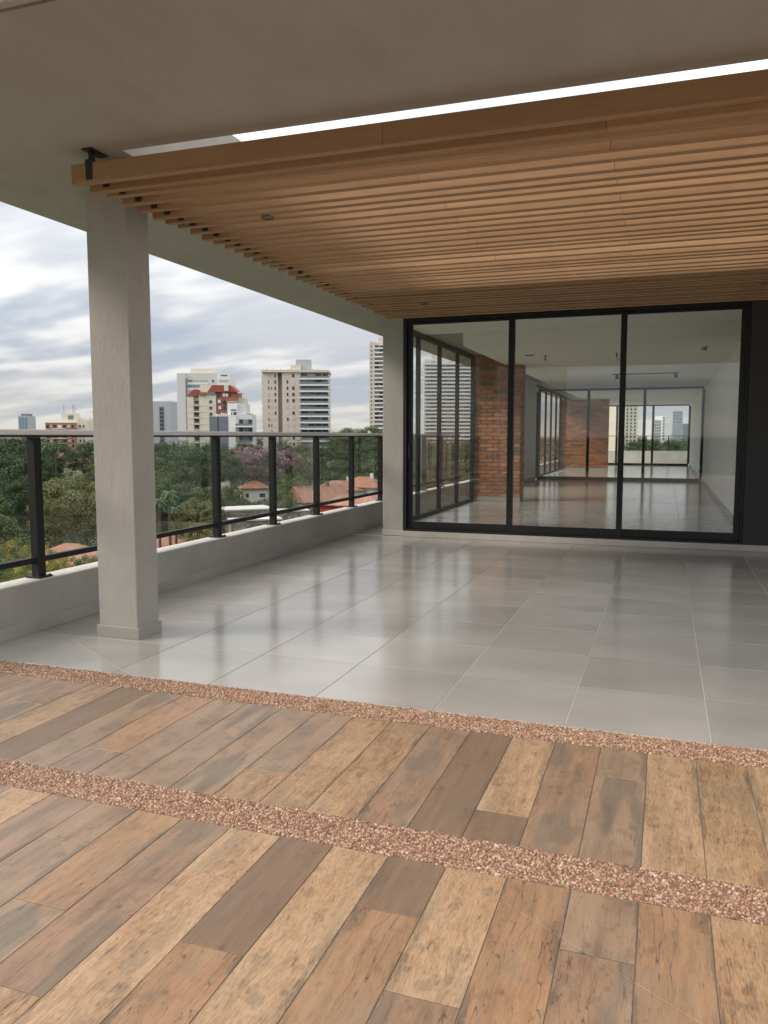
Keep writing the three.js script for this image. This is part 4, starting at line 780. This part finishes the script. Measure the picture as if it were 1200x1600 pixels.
// orange and cream block at the left
{
  const b = block('apartment_block', 103, 400, 'orange brick and cream block with roof tank left of the column'), r = rng(1530);
  b.vol('wall', M.orangeBrick, 71.5, 117.5, 661, null, -12, 0); b.vol('wall', M.cream, 117.3, 135.5, 657, null, -14, -2); b.vol('roof_box', M.cream, 93, 116.5, 646, 660.9, -9, -3); b.vol('roof_edge', M.cream, 71, 118, 659.8, 661.2, -12.2, 0.3);
  for (let k = 0; k < 5; k++) { const y = 664 + 7.6 * k; for (const [x0, x1, m] of [[73, 77, 0], [79, 81, 1], [84, 89, 0], [91, 97, 1], [99, 104, 0], [106, 111, 1], [112.5, 115.5, 0]]) b.win('window', m ? (r() < 0.5 ? M.cream : M.blind) : M.window, x0, x1, y, y + 4.4, 0.05, 0.25); b.win('balcony_slab', M.cream, 83, 105, y + 5.2, y + 6.6, 0.6, 1.4); b.win('window', M.window, 122, 124.5, y, y + 4, -1.95, 0.25); b.win('window', M.window, 128, 130, y, y + 4, -1.95, 0.25); }
  for (const x of [95, 109, 112]) b.win('antenna', M.slate, x, x + 0.5, 632, 645.9, -5, 0.2); b.win('window', M.slate, 104, 112, 649, 655, -2.9, 0.25); b.win('roof_tank', M.cream, 119.5, 133, 653.5, 656.9, -9, 5);
}
{
  const b = block('glass_tower', 37, 1100, 'small far blue grey glass tower above the handrail');
  b.vol('wall', M.midGrey, 29.5, 45, 650, null, -24, 0); b.vol('roof_crown', M.slate, 32.5, 42, 646.5, 649.9, -20, -4); for (let k = 0; k < 3; k++) b.win('glass_strip', M.curtainBlue, 31 + 4.6 * k, 34 + 4.6 * k, 652, 690, 0.1, 0.4);
}
{
  const b = block('apartment_tower', 600, 575, 'tall beige and grey tower beside the concrete door column'), r = rng(1540);
  b.vol('wall', M.beige, 577.5, 585.5, 536, null, -24, 0); b.vol('balcony_core', M.beige, 585.3, 622, 537, null, -24, -1.6); b.vol('roof_box', M.beige, 591, 612, 528.5, 536.9, -18, -4);
  for (let k = 0; k < 24; k++) { const y = 541.5 + 6.45 * k; b.win('balcony_slab', M.offWhite, 585, 623, y + 3.9, y + 6, 0.2, 4); for (let j = 0; j < 5; j++) b.win('window', r() < 0.3 ? M.blind : r() < 0.3 ? M.midGrey : M.window, 586 + 7.2 * j, 592 + 7.2 * j, y, y + 3.8, -1.5, 0.25); b.win('window', M.window, 579.4, 581, y + 0.5, y + 3, 0.02, 0.2); }
}
{
  const b = block('apartment_tower', 700, 650, 'broad white tower with stacked balcony bands seen through the side windows'), r = rng(1550);
  b.vol('wall', M.paleGrey, 663, 742, 563, null, -26, -1.5); b.vol('roof_box', M.beige, 674, 700, 554, 562.9, -20, -6);
  for (let k = 0; k < 26; k++) { const y = 566 + 5.75 * k; b.win('balcony_slab', M.offWhite, 660, 744, y + 3, y + 5.6, 0.2, 4.2); for (let j = 0; j < 9; j++) if (r() < 0.6) b.win('window', r() < 0.7 ? M.midGrey : M.curtainBlue, 664 + 8.8 * j, 671 + 8.8 * j, y, y + 2.9, -1.4, 0.25); }
}
// beyond the rear terrace
{
  const b = block('apartment_tower', 984, 300, 'cream tower with small windows beyond the rear terrace');
  b.vol('wall', M.cream, 968, 996, 618, null, -16, 0); for (let k = 0; k < 16; k++) for (const x of [971, 978, 984, 990]) b.win('window', M.window, x, x + 2.6, 622 + 5.4 * k, 625 + 5.4 * k, 0.05, 0.25);
}
[[1027, 656, 12, M.paleGrey, 700, 'pale grey high-rise in the far skyline cluster'], [1041, 650, 14, M.offWhite, 760, 'white high-rise in the middle of the skyline cluster'], [1058, 642, 16, M.midGrey, 720, 'tallest grey glass high-rise of the skyline cluster'], [1072, 662, 10, M.slate, 680, 'dark narrow high-rise at the edge of the skyline cluster']].forEach(([x, y, w, m, dep, label], i) => {
  const b = block('high_rise', x, dep, label); b.vol('wall', m, x - w / 2, x + w / 2, y, null, -20, 0); for (let k = 0; k < 8; k++) for (let j = 0; j < 3; j++) b.win('window', M.curtainBlue, x - w / 2 + 1 + j * (w - 1.5) / 3, x - w / 2 + 0.5 + (j + 0.85) * (w - 1.5) / 3, y + 2 + 4.6 * k, y + 4.8 + 4.6 * k, 0.05, 0.3);
});

renderer.render(scene, camera);
